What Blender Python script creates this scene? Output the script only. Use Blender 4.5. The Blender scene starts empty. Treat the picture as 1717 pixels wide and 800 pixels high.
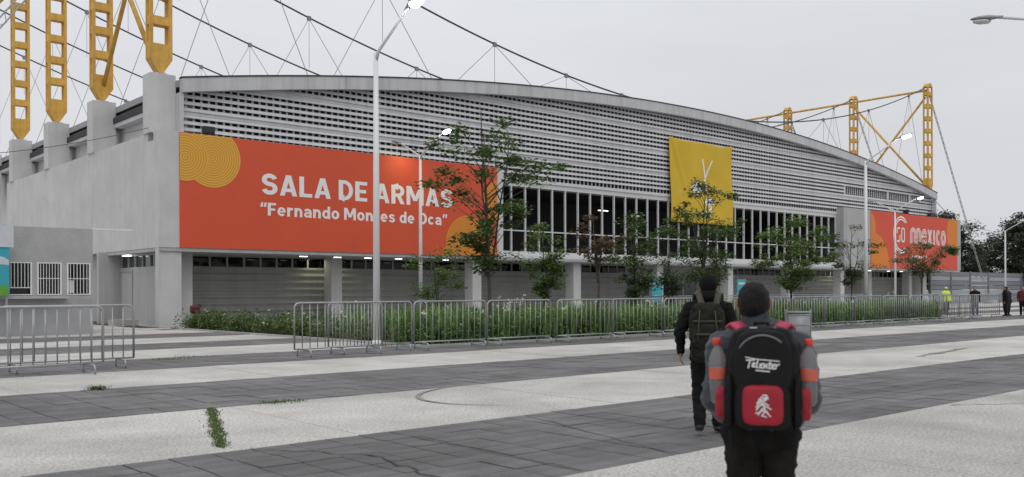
import bpy, bmesh, math, random
import numpy as np
from mathutils import Vector, Matrix, noise as mnoise

random.seed(7)
sc = bpy.context.scene
COL = sc.collection
R = math.radians
PI = math.pi

# ------------------------------------------------------------------ camera
cam_d = bpy.data.cameras.new('camera')
cam = bpy.data.objects.new('camera', cam_d)
COL.objects.link(cam)
cam.matrix_world = (Matrix.Translation((0, 0, 1.5)) @ Matrix.Rotation(R(48.542 - 90), 4, 'Z')
                    @ Matrix.Rotation(R(90), 4, 'X') @ Matrix.Rotation(R(-0.187), 4, 'Z'))
cam_d.sensor_width = 36.0
cam_d.lens = 36.0 * 1549.13 / 1717.0
cam_d.shift_y = 88.675 / 1717.0
cam_d.clip_start = 0.1
cam_d.clip_end = 6000
cam_d.dof.use_dof = True
cam_d.dof.focus_distance = 40.0
cam_d.dof.aperture_fstop = 3.2
sc.camera = cam

# ------------------------------------------------------------------ sky and sun (overcast)
world = bpy.data.worlds.new('World')
sc.world = world
world.use_nodes = True
wn, wl = world.node_tree.nodes, world.node_tree.links
wn.clear()
sky = wn.new('ShaderNodeTexSky')
sky.sky_type = 'NISHITA'
sky.sun_disc = False
sky.sun_elevation = R(58)
sky.sun_rotation = R(200)
sky.air_density = 1.0
sky.dust_density = 6.0
hsv = wn.new('ShaderNodeHueSaturation')
hsv.inputs['Saturation'].default_value = 0.25
bg1 = wn.new('ShaderNodeBackground')
bg1.inputs['Strength'].default_value = 0.05
wl.new(sky.outputs[0], hsv.inputs['Color'])
wl.new(hsv.outputs[0], bg1.inputs['Color'])
# cloud deck: even grey, a little brighter towards the zenith, faint mottling
tc = wn.new('ShaderNodeTexCoord')
sep = wn.new('ShaderNodeSeparateXYZ')
wl.new(tc.outputs['Generated'], sep.inputs[0])
ramp = wn.new('ShaderNodeMapRange')
ramp.inputs['From Min'].default_value = 0.0
ramp.inputs['From Max'].default_value = 1.0
ramp.inputs['To Min'].default_value = 0.68
ramp.inputs['To Max'].default_value = 0.98
wl.new(sep.outputs['Z'], ramp.inputs['Value'])
nz = wn.new('ShaderNodeTexNoise')
nz.inputs['Scale'].default_value = 1.7
nz.inputs['Detail'].default_value = 5
nz.inputs['Roughness'].default_value = 0.55
mp = wn.new('ShaderNodeMapping')
mp.inputs['Scale'].default_value = (1, 1, 3.5)
wl.new(tc.outputs['Generated'], mp.inputs['Vector'])
wl.new(mp.outputs[0], nz.inputs['Vector'])
nr = wn.new('ShaderNodeMapRange')
nr.inputs['To Min'].default_value = 0.84
nr.inputs['To Max'].default_value = 1.14
wl.new(nz.outputs['Fac'], nr.inputs['Value'])
mul = wn.new('ShaderNodeMath')
mul.operation = 'MULTIPLY'
wl.new(ramp.outputs[0], mul.inputs[0])
wl.new(nr.outputs[0], mul.inputs[1])
bg2 = wn.new('ShaderNodeBackground')
bg2.inputs['Color'].default_value = (0.965, 0.985, 1.03, 1)
wl.new(mul.outputs[0], bg2.inputs['Strength'])
mixs = wn.new('ShaderNodeMixShader')
mixs.inputs[0].default_value = 0.9
wl.new(bg1.outputs[0], mixs.inputs[1])
wl.new(bg2.outputs[0], mixs.inputs[2])
wout = wn.new('ShaderNodeOutputWorld')
wl.new(mixs.outputs[0], wout.inputs['Surface'])

sun_d = bpy.data.lights.new('sun', 'SUN')
sun = bpy.data.objects.new('sun', sun_d)
COL.objects.link(sun)
sun_d.energy = 0.7
sun_d.angle = R(50)
sun_d.color = (1.0, 0.97, 0.94)
sun.location = (0, 0, 60)
to_sun = Vector((-0.35, -0.50, 0.98)).normalized()
sun.rotation_euler = to_sun.to_track_quat('Z', 'Y').to_euler()

sc.view_settings.view_transform = 'Standard'
sc.view_settings.look = 'None'
sc.view_settings.exposure = 0.12
sc.view_settings.gamma = 1.0
sc.view_settings.use_curve_mapping = False
sc.cycles.max_bounces = 8
sc.cycles.transparent_max_bounces = 16

# ------------------------------------------------------------------ materials
MATS = {}
def mat(name, col, rough=0.7, var=0.0, scale=4.0, bump=0.0, bscale=None, metallic=0.0, streak=0.0,
        speck=None, spec=0.5, island=0.0, emit=None, estr=0.0, trans=0.0, stretch=None, sheen=0.0, blotch=None, objrand=0.0, spots=None):
    m = bpy.data.materials.new(name)
    m.use_nodes = True
    n, l = m.node_tree.nodes, m.node_tree.links
    b = n['Principled BSDF']
    b.inputs['Base Color'].default_value = (*col, 1)
    b.inputs['Roughness'].default_value = rough
    b.inputs['Metallic'].default_value = metallic
    b.inputs['Specular IOR Level'].default_value = spec
    if sheen: b.inputs['Sheen Weight'].default_value = sheen
    if emit:
        b.inputs['Emission Color'].default_value = (*emit, 1)
        b.inputs['Emission Strength'].default_value = estr
    t = n.new('ShaderNodeTexCoord')
    cur = None
    def mulcol(fac_sock, lo, hi):
        nonlocal cur
        mr = n.new('ShaderNodeMapRange')
        mr.inputs['To Min'].default_value = lo
        mr.inputs['To Max'].default_value = hi
        l.new(fac_sock, mr.inputs['Value'])
        mx = n.new('ShaderNodeMix')
        mx.data_type = 'RGBA'
        mx.blend_type = 'MULTIPLY'
        mx.inputs[0].default_value = 1.0
        if cur is None: mx.inputs[6].default_value = (*col, 1)
        else: l.new(cur, mx.inputs[6])
        l.new(mr.outputs[0], mx.inputs[7])
        cur = mx.outputs[2]
        return mr
    vec = t.outputs['Object']
    if stretch:
        mpn = n.new('ShaderNodeMapping')
        mpn.inputs['Scale'].default_value = stretch
        l.new(vec, mpn.inputs['Vector'])
        vec = mpn.outputs[0]
    if var:
        a = n.new('ShaderNodeTexNoise')
        a.inputs['Scale'].default_value = scale
        a.inputs['Detail'].default_value = 6
        a.inputs['Roughness'].default_value = 0.6
        l.new(vec, a.inputs['Vector'])
        mr = mulcol(a.outputs['Fac'], 1 - var, 1 + var)
        mr.inputs['From Min'].default_value = 0.25
        mr.inputs['From Max'].default_value = 0.75
    if objrand:
        oi = n.new('ShaderNodeObjectInfo')
        mulcol(oi.outputs['Random'], 1 - objrand, 1 + objrand)
    if spots:
        vo = n.new('ShaderNodeTexVoronoi')
        vo.inputs['Scale'].default_value = spots[0]
        g_ = n.new('ShaderNodeNewGeometry')
        l.new(g_.outputs['Position'], vo.inputs['Vector'])
        mr = mulcol(vo.outputs['Distance'], 1 - spots[2], 1.0)
        mr.inputs['From Min'].default_value = spots[1]*0.6
        mr.inputs['From Max'].default_value = spots[1]
    if blotch:
        a = n.new('ShaderNodeTexNoise')
        a.inputs['Scale'].default_value = blotch[0]
        a.inputs['Detail'].default_value = 4
        a.inputs['Roughness'].default_value = 0.65
        a.inputs['Distortion'].default_value = 0.6
        g_ = n.new('ShaderNodeNewGeometry')
        l.new(g_.outputs['Position'], a.inputs['Vector'])
        mr = mulcol(a.outputs['Fac'], 1 - blotch[1], 1 + blotch[1])
        mr.inputs['From Min'].default_value = 0.35
        mr.inputs['From Max'].default_value = 0.65
    if streak:
        mpn = n.new('ShaderNodeMapping')
        mpn.inputs['Scale'].default_value = (3.0, 3.0, 0.16)
        l.new(t.outputs['Object'], mpn.inputs['Vector'])
        a = n.new('ShaderNodeTexNoise')
        a.inputs['Scale'].default_value = 1.0
        a.inputs['Detail'].default_value = 5
        l.new(mpn.outputs[0], a.inputs['Vector'])
        mr = mulcol(a.outputs['Fac'], 1 - streak, 1.0)
        mr.inputs['From Min'].default_value = 0.3
        mr.inputs['From Max'].default_value = 0.55
    if speck:
        a = n.new('ShaderNodeTexNoise')
        a.inputs['Scale'].default_value = speck[0]
        a.inputs['Detail'].default_value = 2
        l.new(t.outputs['Object'], a.inputs['Vector'])
        mr = mulcol(a.outputs['Fac'], 1 - speck[1], 1 + speck[1])
        mr.inputs['From Min'].default_value = 0.35
        mr.inputs['From Max'].default_value = 0.65
    if island:
        g = n.new('ShaderNodeNewGeometry')
        mulcol(g.outputs['Random Per Island'], 1 - island, 1 + island)
    if cur is not None: l.new(cur, b.inputs['Base Color'])
    if bump:
        a = n.new('ShaderNodeTexNoise')
        a.inputs['Scale'].default_value = bscale or scale * 4
        a.inputs['Detail'].default_value = 4
        l.new(vec, a.inputs['Vector'])
        bp = n.new('ShaderNodeBump')
        bp.inputs['Strength'].default_value = bump
        bp.inputs['Distance'].default_value = 0.02
        l.new(a.outputs['Fac'], bp.inputs['Height'])
        l.new(bp.outputs[0], b.inputs['Normal'])
    if trans:
        out = n['Material Output']
        tl = n.new('ShaderNodeBsdfTranslucent')
        tl.inputs['Color'].default_value = (col[0]*1.3, col[1]*1.5, col[2]*0.8, 1)
        ms = n.new('ShaderNodeMixShader')
        ms.inputs[0].default_value = trans
        l.new(b.outputs[0], ms.inputs[1])
        l.new(tl.outputs[0], ms.inputs[2])
        l.new(ms.outputs[0], out.inputs['Surface'])
    MATS[name] = m
    return m

def glass_mat(name, tint, refl=1.0, rough=0.02):
    m = bpy.data.materials.new(name)
    m.use_nodes = True
    n, l = m.node_tree.nodes, m.node_tree.links
    n.clear()
    out = n.new('ShaderNodeOutputMaterial')
    tr = n.new('ShaderNodeBsdfTransparent')
    tr.inputs['Color'].default_value = (*tint, 1)
    gl = n.new('ShaderNodeBsdfGlossy')
    gl.inputs['Roughness'].default_value = rough
    gl.inputs['Color'].default_value = (refl, refl, refl, 1)
    fr = n.new('ShaderNodeFresnel')
    fr.inputs['IOR'].default_value = 1.45
    mx = n.new('ShaderNodeMixShader')
    l.new(fr.outputs[0], mx.inputs[0])
    l.new(tr.outputs[0], mx.inputs[1])
    l.new(gl.outputs[0], mx.inputs[2])
    l.new(mx.outputs[0], out.inputs['Surface'])
    MATS[name] = m
    return m

mat('aggregate', (0.475, 0.46, 0.435), 0.9, var=0.16, scale=0.9, bump=0.45, bscale=70, speck=(36, 0.27), blotch=(0.30, 0.15), spots=(1.7, 0.05, 0.4))
mat('tile_dark', (0.142, 0.139, 0.139), 0.8, var=0.30, scale=1.0, stretch=(0.45, 2.2, 1), bump=0.35, bscale=60, speck=(45, 0.16), island=0.07, blotch=(0.5, 0.26), objrand=0.06, spots=(2.1, 0.05, 0.3))
mat('mortar', (0.055, 0.053, 0.05), 0.95, var=0.3, scale=3)
mat('far_ground', (0.27, 0.265, 0.255), 0.95, var=0.15, scale=0.15)
mat('soil', (0.05, 0.042, 0.03), 1.0, var=0.4, scale=2, bump=0.6, bscale=10)
mat('kerb', (0.40, 0.39, 0.37), 0.9, var=0.15, scale=2, bump=0.2)
mat('wall_paint', (0.55, 0.548, 0.545), 0.85, var=0.09, scale=0.7, bump=0.15, bscale=18, streak=0.06, blotch=(0.45, 0.06))
mat('wall_grey', (0.42, 0.42, 0.42), 0.85, var=0.08, scale=0.8, bump=0.12, bscale=18, streak=0.12)
mat('louver_paint', (0.56, 0.56, 0.575), 0.6, var=0.07, scale=0.9, streak=0.14)
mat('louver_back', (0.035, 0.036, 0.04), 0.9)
mat('fascia_paint', (0.54, 0.54, 0.55), 0.75, var=0.10, scale=0.7, streak=0.18)
mat('frame_paint', (0.62, 0.62, 0.62), 0.5, var=0.06, scale=2)
mat('roof_felt', (0.05, 0.05, 0.055), 0.9, var=0.2, scale=1)
mat('roof_sheet', (0.33, 0.33, 0.34), 0.7, var=0.1, scale=0.5)
mat('rib_metal', (0.36, 0.36, 0.35), 0.5, var=0.10, scale=0.7, streak=0.10)
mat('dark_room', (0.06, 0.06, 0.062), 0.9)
mat('room_floor', (0.10, 0.10, 0.10), 0.6)
glass_mat('window_glass', (0.42, 0.43, 0.44), 0.9)
glass_mat('clerestory_glass', (0.18, 0.19, 0.2), 0.5)
mat('booth_render', (0.40, 0.40, 0.392), 0.95, var=0.14, scale=1.3, bump=0.5, bscale=40, speck=(25, 0.1))
mat('booth_base', (0.34, 0.34, 0.345), 0.9, var=0.12, scale=1.5, bump=0.2)
mat('white_metal', (0.72, 0.72, 0.71), 0.45, var=0.05, scale=3)
mat('lamp_pole', (0.66, 0.67, 0.67), 0.4, var=0.05, scale=2)
mat('lamp_head', (0.30, 0.31, 0.32), 0.45, metallic=0.3)
mat('lamp_lens', (0.9, 0.9, 0.88), 0.3, emit=(1.0, 0.98, 0.93), estr=28.0)
mat('lamp_lens_off', (0.62, 0.62, 0.62), 0.3)
mat('tube_light', (0.9, 0.9, 0.9), 0.4, emit=(0.95, 1.0, 0.93), estr=3.0)
mat('tube_dim', (0.9, 0.9, 0.9), 0.4, emit=(0.95, 1.0, 0.97), estr=1.6)
mat('mast_paint', (0.66, 0.375, 0.065), 0.55, var=0.20, scale=2.5, streak=0.22, bump=0.1)
mat('mast_inner', (0.42, 0.225, 0.035), 0.55, var=0.12, scale=2.0)
mat('cable_dark', (0.06, 0.06, 0.065), 0.6)
mat('cable_thin', (0.22, 0.22, 0.23), 0.6)
mat('stay_metal', (0.34, 0.35, 0.36), 0.5, metallic=0.2)
mat('galvanised', (0.36, 0.37, 0.375), 0.42, var=0.14, scale=6, metallic=0.55)
mat('banner_red', (0.66, 0.085, 0.030), 0.6, var=0.06, scale=0.5, bump=0.6, bscale=0.8)
mat('banner_red_far', (0.66, 0.080, 0.042), 0.6, var=0.06, scale=0.5, bump=0.6, bscale=0.8)
mat('print_gold', (0.66, 0.275, 0.030), 0.65, var=0.05, scale=0.6)
mat('print_orange', (0.70, 0.215, 0.024), 0.65, var=0.05, scale=0.6)
mat('print_line', (0.60, 0.13, 0.03), 0.65)
mat('print_yellow', (0.76, 0.44, 0.06), 0.65)
mat('print_white', (0.84, 0.83, 0.82), 0.65)
mat('banner_yellow', (0.70, 0.465, 0.024), 0.6, var=0.07, scale=1.0, bump=0.1, bscale=4, trans=0.12)
mat('leaf_green', (0.075, 0.122, 0.034), 0.6, island=0.55, trans=0.25, var=0.25, scale=1.2)
mat('leaf_light', (0.105, 0.165, 0.042), 0.6, island=0.5, trans=0.28, var=0.2, scale=1.2)
mat('leaf_dark', (0.056, 0.092, 0.030), 0.65, island=0.5, trans=0.2, var=0.25, scale=1.0)
mat('leaf_rust', (0.105, 0.066, 0.036), 0.65, island=0.5, trans=0.2, var=0.25, scale=1.5)
mat('leaf_far', (0.052, 0.068, 0.038), 0.8, island=0.45, var=0.3, scale=0.4)
mat('strap_leaf', (0.138, 0.228, 0.070), 0.5, island=0.5, trans=0.25, var=0.3, scale=0.9)
mat('hedge_leaf', (0.128, 0.212, 0.060), 0.55, island=0.55, trans=0.25, var=0.3, scale=1.0)
mat('shrub_leaf', (0.085, 0.130, 0.036), 0.6, island=0.6, trans=0.2, var=0.3, scale=1.2)
mat('weed', (0.085, 0.130, 0.030), 0.7, island=0.4, trans=0.2)
mat('petal', (0.78, 0.80, 0.72), 0.6, island=0.1, trans=0.2)
mat('petal_yellow', (0.6, 0.5, 0.2), 0.6, island=0.3)
mat('bark', (0.075, 0.066, 0.055), 0.9, var=0.3, scale=6, bump=0.4, bscale=25)
mat('skin', (0.36, 0.195, 0.125), 0.55, var=0.06, scale=9)
mat('lip', (0.30, 0.10, 0.08), 0.5)
mat('eye_white', (0.7, 0.7, 0.68), 0.3)
mat('hair', (0.014, 0.012, 0.011), 0.7, bump=1.0, bscale=140, spec=0.35, var=0.5, scale=40)
mat('jacket_grey', (0.042, 0.049, 0.060), 0.75, var=0.30, scale=6, bump=1.0, bscale=9, sheen=0.15)
mat('jacket_collar', (0.046, 0.052, 0.062), 0.85, var=0.2, scale=8, bump=0.4, bscale=20)
mat('camo_trousers', (0.013, 0.011, 0.009), 0.92, spec=0.2, var=0.65, scale=9, bump=0.5, bscale=14)
mat('black_cloth', (0.009, 0.009, 0.010), 0.9, spec=0.2, var=0.25, scale=6, bump=0.5, bscale=14)
mat('black_knit', (0.008, 0.008, 0.009), 0.95, bump=0.6, bscale=90, spec=0.2)
mat('black_nylon', (0.008, 0.008, 0.009), 0.7, spec=0.25, var=0.2, scale=14, bump=0.35, bscale=26)
mat('red_nylon', (0.36, 0.008, 0.024), 0.6, var=0.12, scale=9, bump=0.3, bscale=24)
mat('pink_strap', (0.52, 0.016, 0.075), 0.6, var=0.1, scale=9)
mat('grey_band', (0.55, 0.55, 0.54), 0.5)
mat('camo_pack', (0.020, 0.021, 0.016), 0.9, spec=0.2, var=0.7, scale=13, bump=0.5, bscale=24)
mat('pack_strap', (0.055, 0.056, 0.040), 0.85, var=0.2, scale=20)
mat('embroidery', (0.72, 0.72, 0.72), 0.7)
mat('bottle_cap', (0.75, 0.06, 0.045), 0.45)
mat('bottle_label', (0.62, 0.12, 0.075), 0.45, var=0.18, scale=28)
mat('cola', (0.020, 0.012, 0.010), 0.12)
mat('hivis', (0.62, 0.85, 0.06), 0.6)
mat('denim', (0.10, 0.12, 0.17), 0.85, var=0.2, scale=7)
mat('dark_blue_cloth', (0.022, 0.024, 0.034), 0.85, var=0.2, scale=6)
mat('maroon_cloth', (0.10, 0.022, 0.022), 0.85, var=0.2, scale=6)
mat('shoe_dark', (0.02, 0.02, 0.022), 0.6)
mat('shoe_sole', (0.42, 0.42, 0.42), 0.7)
mat('bin_metal', (0.25, 0.255, 0.26), 0.5, var=0.16, scale=4, metallic=0.35, bump=0.08)
mat('bin_dark', (0.02, 0.02, 0.02), 0.8)
mat('concrete', (0.42, 0.415, 0.40), 0.9, var=0.14, scale=1.5, bump=0.2, streak=0.1)
mat('far_wall', (0.19, 0.20, 0.215), 0.8, var=0.1, scale=0.5)
mat('far_wall_light', (0.33, 0.34, 0.36), 0.8, var=0.08, scale=0.5)
mat('cyan_print', (0.035, 0.36, 0.44), 0.5, var=0.1, scale=2)
mat('green_print', (0.12, 0.33, 0.035), 0.5, var=0.3, scale=7)
mat('sheet_white', (0.56, 0.58, 0.62), 0.5, var=0.1, scale=2)
mat('door_glass', (0.035, 0.038, 0.042), 0.08)
mat('paper', (0.75, 0.76, 0.76), 0.7)
mat('curtain', (0.42, 0.40, 0.37), 0.9, var=0.2, scale=3)
mat('red_hydrant', (0.085, 0.008, 0.011), 0.5)
mat('stain', (0.26, 0.25, 0.24), 0.9, var=0.4, scale=3)
mat('crack', (0.055, 0.053, 0.052), 0.95)
mat('fixture_black', (0.02, 0.022, 0.022), 0.5)
# clear plastic of the bottles
def clear_plastic():
    m = glass_mat('bottle_plastic', (0.86, 0.88, 0.9), 0.9, 0.06)
    n, l = m.node_tree.nodes, m.node_tree.links
    out = [q for q in n if q.type == 'OUTPUT_MATERIAL'][0]
    src = out.inputs['Surface'].links[0].from_socket
    df = n.new('ShaderNodeBsdfDiffuse'); df.inputs['Color'].default_value = (0.5, 0.5, 0.5, 1)
    mx = n.new('ShaderNodeMixShader'); mx.inputs[0].default_value = 0.30
    l.new(src, mx.inputs[1]); l.new(df.outputs[0], mx.inputs[2]); l.new(mx.outputs[0], out.inputs['Surface'])
clear_plastic()

# ------------------------------------------------------------------ mesh helpers
class MB:
    def __init__(s):
        s.v, s.f, s.mi = [], [], []
        s.cur = 0
    def add(s, vs, fs):
        o = len(s.v)
        s.v.extend(vs)
        for f in fs:
            s.f.append(tuple(i + o for i in f))
            s.mi.append(s.cur)
        return s
    def box(s, x0, x1, y0, y1, z0, z1):
        vs = [(x0,y0,z0),(x1,y0,z0),(x1,y1,z0),(x0,y1,z0),(x0,y0,z1),(x1,y0,z1),(x1,y1,z1),(x0,y1,z1)]
        return s.add(vs, [(3,2,1,0),(4,5,6,7),(0,1,5,4),(1,2,6,5),(2,3,7,6),(3,0,4,7)])
    def prism_x(s, poly, x0, x1):          # poly in (y,z)
        n = len(poly)
        vs = [(x0, y, z) for y, z in poly] + [(x1, y, z) for y, z in poly]
        fs = [tuple(range(n))[::-1], tuple(range(n, 2*n))]
        fs += [(i, (i+1) % n, (i+1) % n + n, i + n) for i in range(n)]
        return s.add(vs, fs)
    def prism_y(s, poly, y0, y1):          # poly in (x,z)
        n = len(poly)
        vs = [(x, y0, z) for x, z in poly] + [(x, y1, z) for x, z in poly]
        fs = [tuple(range(n)), tuple(range(n, 2*n))[::-1]]
        fs += [((i+1) % n, i, i + n, (i+1) % n + n) for i in range(n)]
        return s.add(vs, fs)
    def flat_y(s, poly, y):                # flat print facing -Y
        return s.add([(x, y, z) for x, z in poly], [tuple(range(len(poly)))])
    def tube(s, pts, rad, n=8, caps=True):
        pts = [Vector(p) for p in pts]
        if not isinstance(rad, (list, tuple)): rad = [rad] * len(pts)
        vs, fs = [], []
        prev = None
        for i, p in enumerate(pts):
            if i == 0: d = pts[1] - p
            elif i == len(pts) - 1: d = p - pts[i-1]
            else: d = (pts[i+1] - p).normalized() + (p - pts[i-1]).normalized()
            d = d.normalized()
            if prev is None:
                a = d.orthogonal().normalized()
            else:
                a = (prev - d * prev.dot(d))
                a = a.normalized() if a.length > 1e-6 else d.orthogonal().normalized()
            prev = a
            b = d.cross(a)
            for k in range(n):
                t = 2 * PI * k / n
                q = p + (a * math.cos(t) + b * math.sin(t)) * rad[i]
                vs.append(tuple(q))
        for i in range(len(pts) - 1):
            for k in range(n):
                k2 = (k + 1) % n
                fs.append((i*n + k, i*n + k2, (i+1)*n + k2, (i+1)*n + k))
        if caps:
            fs.append(tuple(range(n))[::-1])
            fs.append(tuple(range((len(pts)-1)*n, len(pts)*n)))
        return s.add(vs, fs)
    def lathe(s, prof, c=(0, 0, 0), n=16):  # prof: (r,z)
        vs, fs = [], []
        for r, z in prof:
            for k in range(n):
                t = 2*PI*k/n
                vs.append((c[0] + r*math.cos(t), c[1] + r*math.sin(t), c[2] + z))
        for i in range(len(prof) - 1):
            for k in range(n):
                k2 = (k+1) % n
                fs.append((i*n+k, i*n+k2, (i+1)*n+k2, (i+1)*n+k))
        fs.append(tuple(range(n))[::-1])
        fs.append(tuple(range((len(prof)-1)*n, len(prof)*n)))
        return s.add(vs, fs)
    def superbox(s, c, h, e=0.45, nu=20, nv=12, fn=None):
        """rounded box: superellipsoid"""
        vs, fs = [], []
        def sp(w, m): return math.copysign(abs(w) ** m, w)
        for j in range(1, nv):
            ph = -PI/2 + PI*j/nv
            for i in range(nu):
                th = 2*PI*i/nu
                x = sp(math.cos(ph), e)*sp(math.cos(th), e)
                y = sp(math.cos(ph), e)*sp(math.sin(th), e)
                z = sp(math.sin(ph), e)
                if fn: x, y, z = fn(x, y, z)
                vs.append((c[0]+x*h[0], c[1]+y*h[1], c[2]+z*h[2]))
        zb, zt = (0, 0, -1), (0, 0, 1)
        if fn: zb, zt = fn(*zb), fn(*zt)
        vs.append((c[0]+zb[0]*h[0], c[1]+zb[1]*h[1], c[2]+zb[2]*h[2]))
        vs.append((c[0]+zt[0]*h[0], c[1]+zt[1]*h[1], c[2]+zt[2]*h[2]))
        nr = nv - 1
        for j in range(nr - 1):
            for i in range(nu):
                i2 = (i+1) % nu
                fs.append((j*nu+i, j*nu+i2, (j+1)*nu+i2, (j+1)*nu+i))
        for i in range(nu):
            i2 = (i+1) % nu
            fs.append((nr*nu, i2, i))
            fs.append((nr*nu+1, (nr-1)*nu+i, (nr-1)*nu+i2))
        return s.add(vs, fs)
    def mesh(s, name, mats, smooth=False):
        me = bpy.data.meshes.new(name)
        me.from_pydata(s.v, [], s.f)
        if not isinstance(mats, (list, tuple)): mats = [mats]
        for m in mats: me.materials.append(MATS[m])
        if len(mats) > 1: me.polygons.foreach_set('material_index', s.mi)
        if smooth: me.polygons.foreach_set('use_smooth', [True] * len(me.polygons))
        me.update()
        return me
    def build(s, name, mats, parent=None, smooth=False):
        return link(name, s.mesh(name, mats, smooth), parent)

def origin_of(p):
    o = Vector((0, 0, 0))
    while p:
        o += Vector(p.location)
        p = p.parent
    return o
def link(name, me, parent=None, world=True):
    o = bpy.data.objects.new(name, me)
    COL.objects.link(o)
    if parent:
        o.parent = parent
        if world: o.location = -origin_of(parent)
    return o
def tag(o, label=None, cat=None, group=None, kind=None):
    if label: o['label'] = label
    if cat: o['category'] = cat
    if group: o['group'] = group
    if kind: o['kind'] = kind
    return o
def thing(name, label, cat, loc=(0, 0, 0), group=None, rz=0):
    o = bpy.data.objects.new(name, None)
    COL.objects.link(o)
    o.location = loc
    o.rotation_euler = (0, 0, rz)
    o.empty_display_size = 0.3
    return tag(o, label, cat, group)
def part(name, mb, mats, parent, smooth=False):
    """part of a thing, vertices given in the thing's local space"""
    return link(name, mb.mesh(name, mats, smooth), parent, world=False)
def copy_tree(o, parent=None):
    c = o.copy()
    COL.objects.link(c)
    c.parent = parent
    for ch in o.children: copy_tree(ch, c)
    return c
ORD = ['first', 'second', 'third', 'fourth', 'fifth', 'sixth', 'seventh', 'eighth', 'ninth', 'tenth', 'eleventh',
       'twelfth', 'thirteenth', 'fourteenth', 'fifteenth', 'sixteenth', 'seventeenth', 'eighteenth', 'nineteenth', 'twentieth']

# ================================================================== GROUND
gm = MB()
gm.add([(-900, -900, -0.06), (1500, -900, -0.06), (1500, 1500, -0.06), (-900, 1500, -0.06)], [(0, 1, 2, 3)])
g = gm.build('ground', 'far_ground')
tag(g, kind='structure')

plaza = MB()
plaza.add([(-30, -12, -0.014), (135, -12, -0.014), (135, 75, -0.014), (-30, 75, -0.014)], [(0, 1, 2, 3)])
plaza = plaza.build('plaza', 'mortar')
tag(plaza, kind='structure')

DARK = [(5.33, 8.31), (11.56, 15.02), (18.15, 21.25), (24.45, 27.45), (30.6, 33.6)]
LIGHT = [(2.2, 5.33), (8.31, 11.56), (15.02, 18.15), (21.25, 24.45), (27.45, 30.6), (33.6, 37.0)]
BED = (14.8, 47.5, 20.35, 37.9)
rng = random.Random(3)
# light exposed-aggregate slabs
def in_bed(x0, x1, y0, y1):
    return x1 > BED[0] + 0.05 and x0 < BED[1] - 0.05 and y0 < BED[3] - 0.05 and y1 > BED[2] + 0.05
cF = Vector((math.cos(R(48.542)), math.sin(R(48.542))))
cR = Vector((cF.y, -cF.x))
def depth(x, y): return x * cF.x + y * cF.y
def slab_strip(y0, y1, near):
    x = -12.0 + rng.uniform(0, 2)
    far = MB()
    while x < 115:
        w = rng.uniform(3.4, 4.4)
        a, b = x + 0.006, x + w - 0.006
        if a < BED[0] < b: b = BED[0] - 0.1 if in_bed(a, b, y0, y1) else b
        if not in_bed(a, b, y0, y1):
            dz = rng.uniform(-0.003, 0.003)
            m = MB().box(a, b, y0 + 0.004, y1 - 0.004, -0.05, dz)
            if near and 0 < x < 42:
                m.build('slab', 'aggregate', plaza)
            else: far.add(m.v, m.f)
        x += w
    if far.v:
        o = far.build('far_slab', 'aggregate', plaza)
        o['kind'] = 'stuff'
for i, (y0, y1) in enumerate(LIGHT): slab_strip(y0, y1, i < 5)
fm = MB()
fm.box(-12, 115, -12, 2.19, -0.05, 0.0)
fm.box(-12, 14.0, 37.05, 75, -0.05, 0.0)
fm.box(47.7, 115, 37.05, 39.5, -0.05, 0.0)
fm.box(14.02, 47.65, 38.05, 39.5, -0.05, -0.002)
fm.box(96.5, 130, 39.55, 60, -0.05, -0.002)
o = fm.build('paving', 'aggregate', plaza)
# dark tiles, 0.40 x 0.60
cand = []
for (y0, y1) in DARK:
    nrow = 6
    th = (y1 - y0) / nrow
    for r in range(nrow):
        ya, yb = y0 + r*th, y0 + (r+1)*th
        x = -12 + 0.2 * (r % 2) * 0 + rng.uniform(-0.02, 0.02)
        while x < 112:
            if not in_bed(x, x + 0.4, ya, yb):
                cand.append((x, x + 0.4, ya, yb))
            x += 0.4
def vis_size(c):
    xc, yc = (c[0]+c[1])/2, (c[2]+c[3])/2
    d = depth(xc, yc)
    rr = (xc * cR.x + yc * cR.y)
    if d < 3 or abs(rr / d) > 0.56 or d < 7.0: return 0
    return 1.0 / d
cand.sort(key=vis_size, reverse=True)
TILE_MESH = []
for k in range(8):
    b = MB().box(-0.196, 0.196, -0.5, 0.5, -0.04, 0.0)
    me = b.mesh('tile', 'tile_dark')
    TILE_MESH.append(me)
# shared tiles differ in width of the strip; scale y per tile (rotations in quarter turns would show, tiny tilts do not)
for c in cand[:300]:
    o = link('tile', TILE_MESH[rng.randrange(8)], plaza, world=False)
    o.location = ((c[0]+c[1])/2, (c[2]+c[3])/2, rng.uniform(-0.004, 0.003))
    o.scale = (rng.uniform(0.975, 1.0), (c[3]-c[2]) - rng.uniform(0.008, 0.016), 1)
    o.rotation_euler = (rng.gauss(0, 0.004), rng.gauss(0, 0.005), rng.gauss(0, 0.004))
tm = MB()
for c in cand[300:]:
    j = rng.uniform(-0.004, 0.003)
    t1, t2 = rng.gauss(0, 0.0012), rng.gauss(0, 0.0012)
    x0, x1, y0, y1 = c[0]+0.005, c[1]-0.005, c[2]+0.006, c[3]-0.006
    tm.add([(x0,y0,-.04),(x1,y0,-.04),(x1,y1,-.04),(x0,y1,-.04),(x0,y0,j+t1),(x1,y0,j-t1+t2),(x1,y1,j-t2),(x0,y1,j)],
           [(4,5,6,7),(0,1,5,4),(1,2,6,5),(2,3,7,6),(3,0,4,7)])
o = tm.build('far_tile', 'tile_dark', plaza)
o['kind'] = 'stuff'

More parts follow.
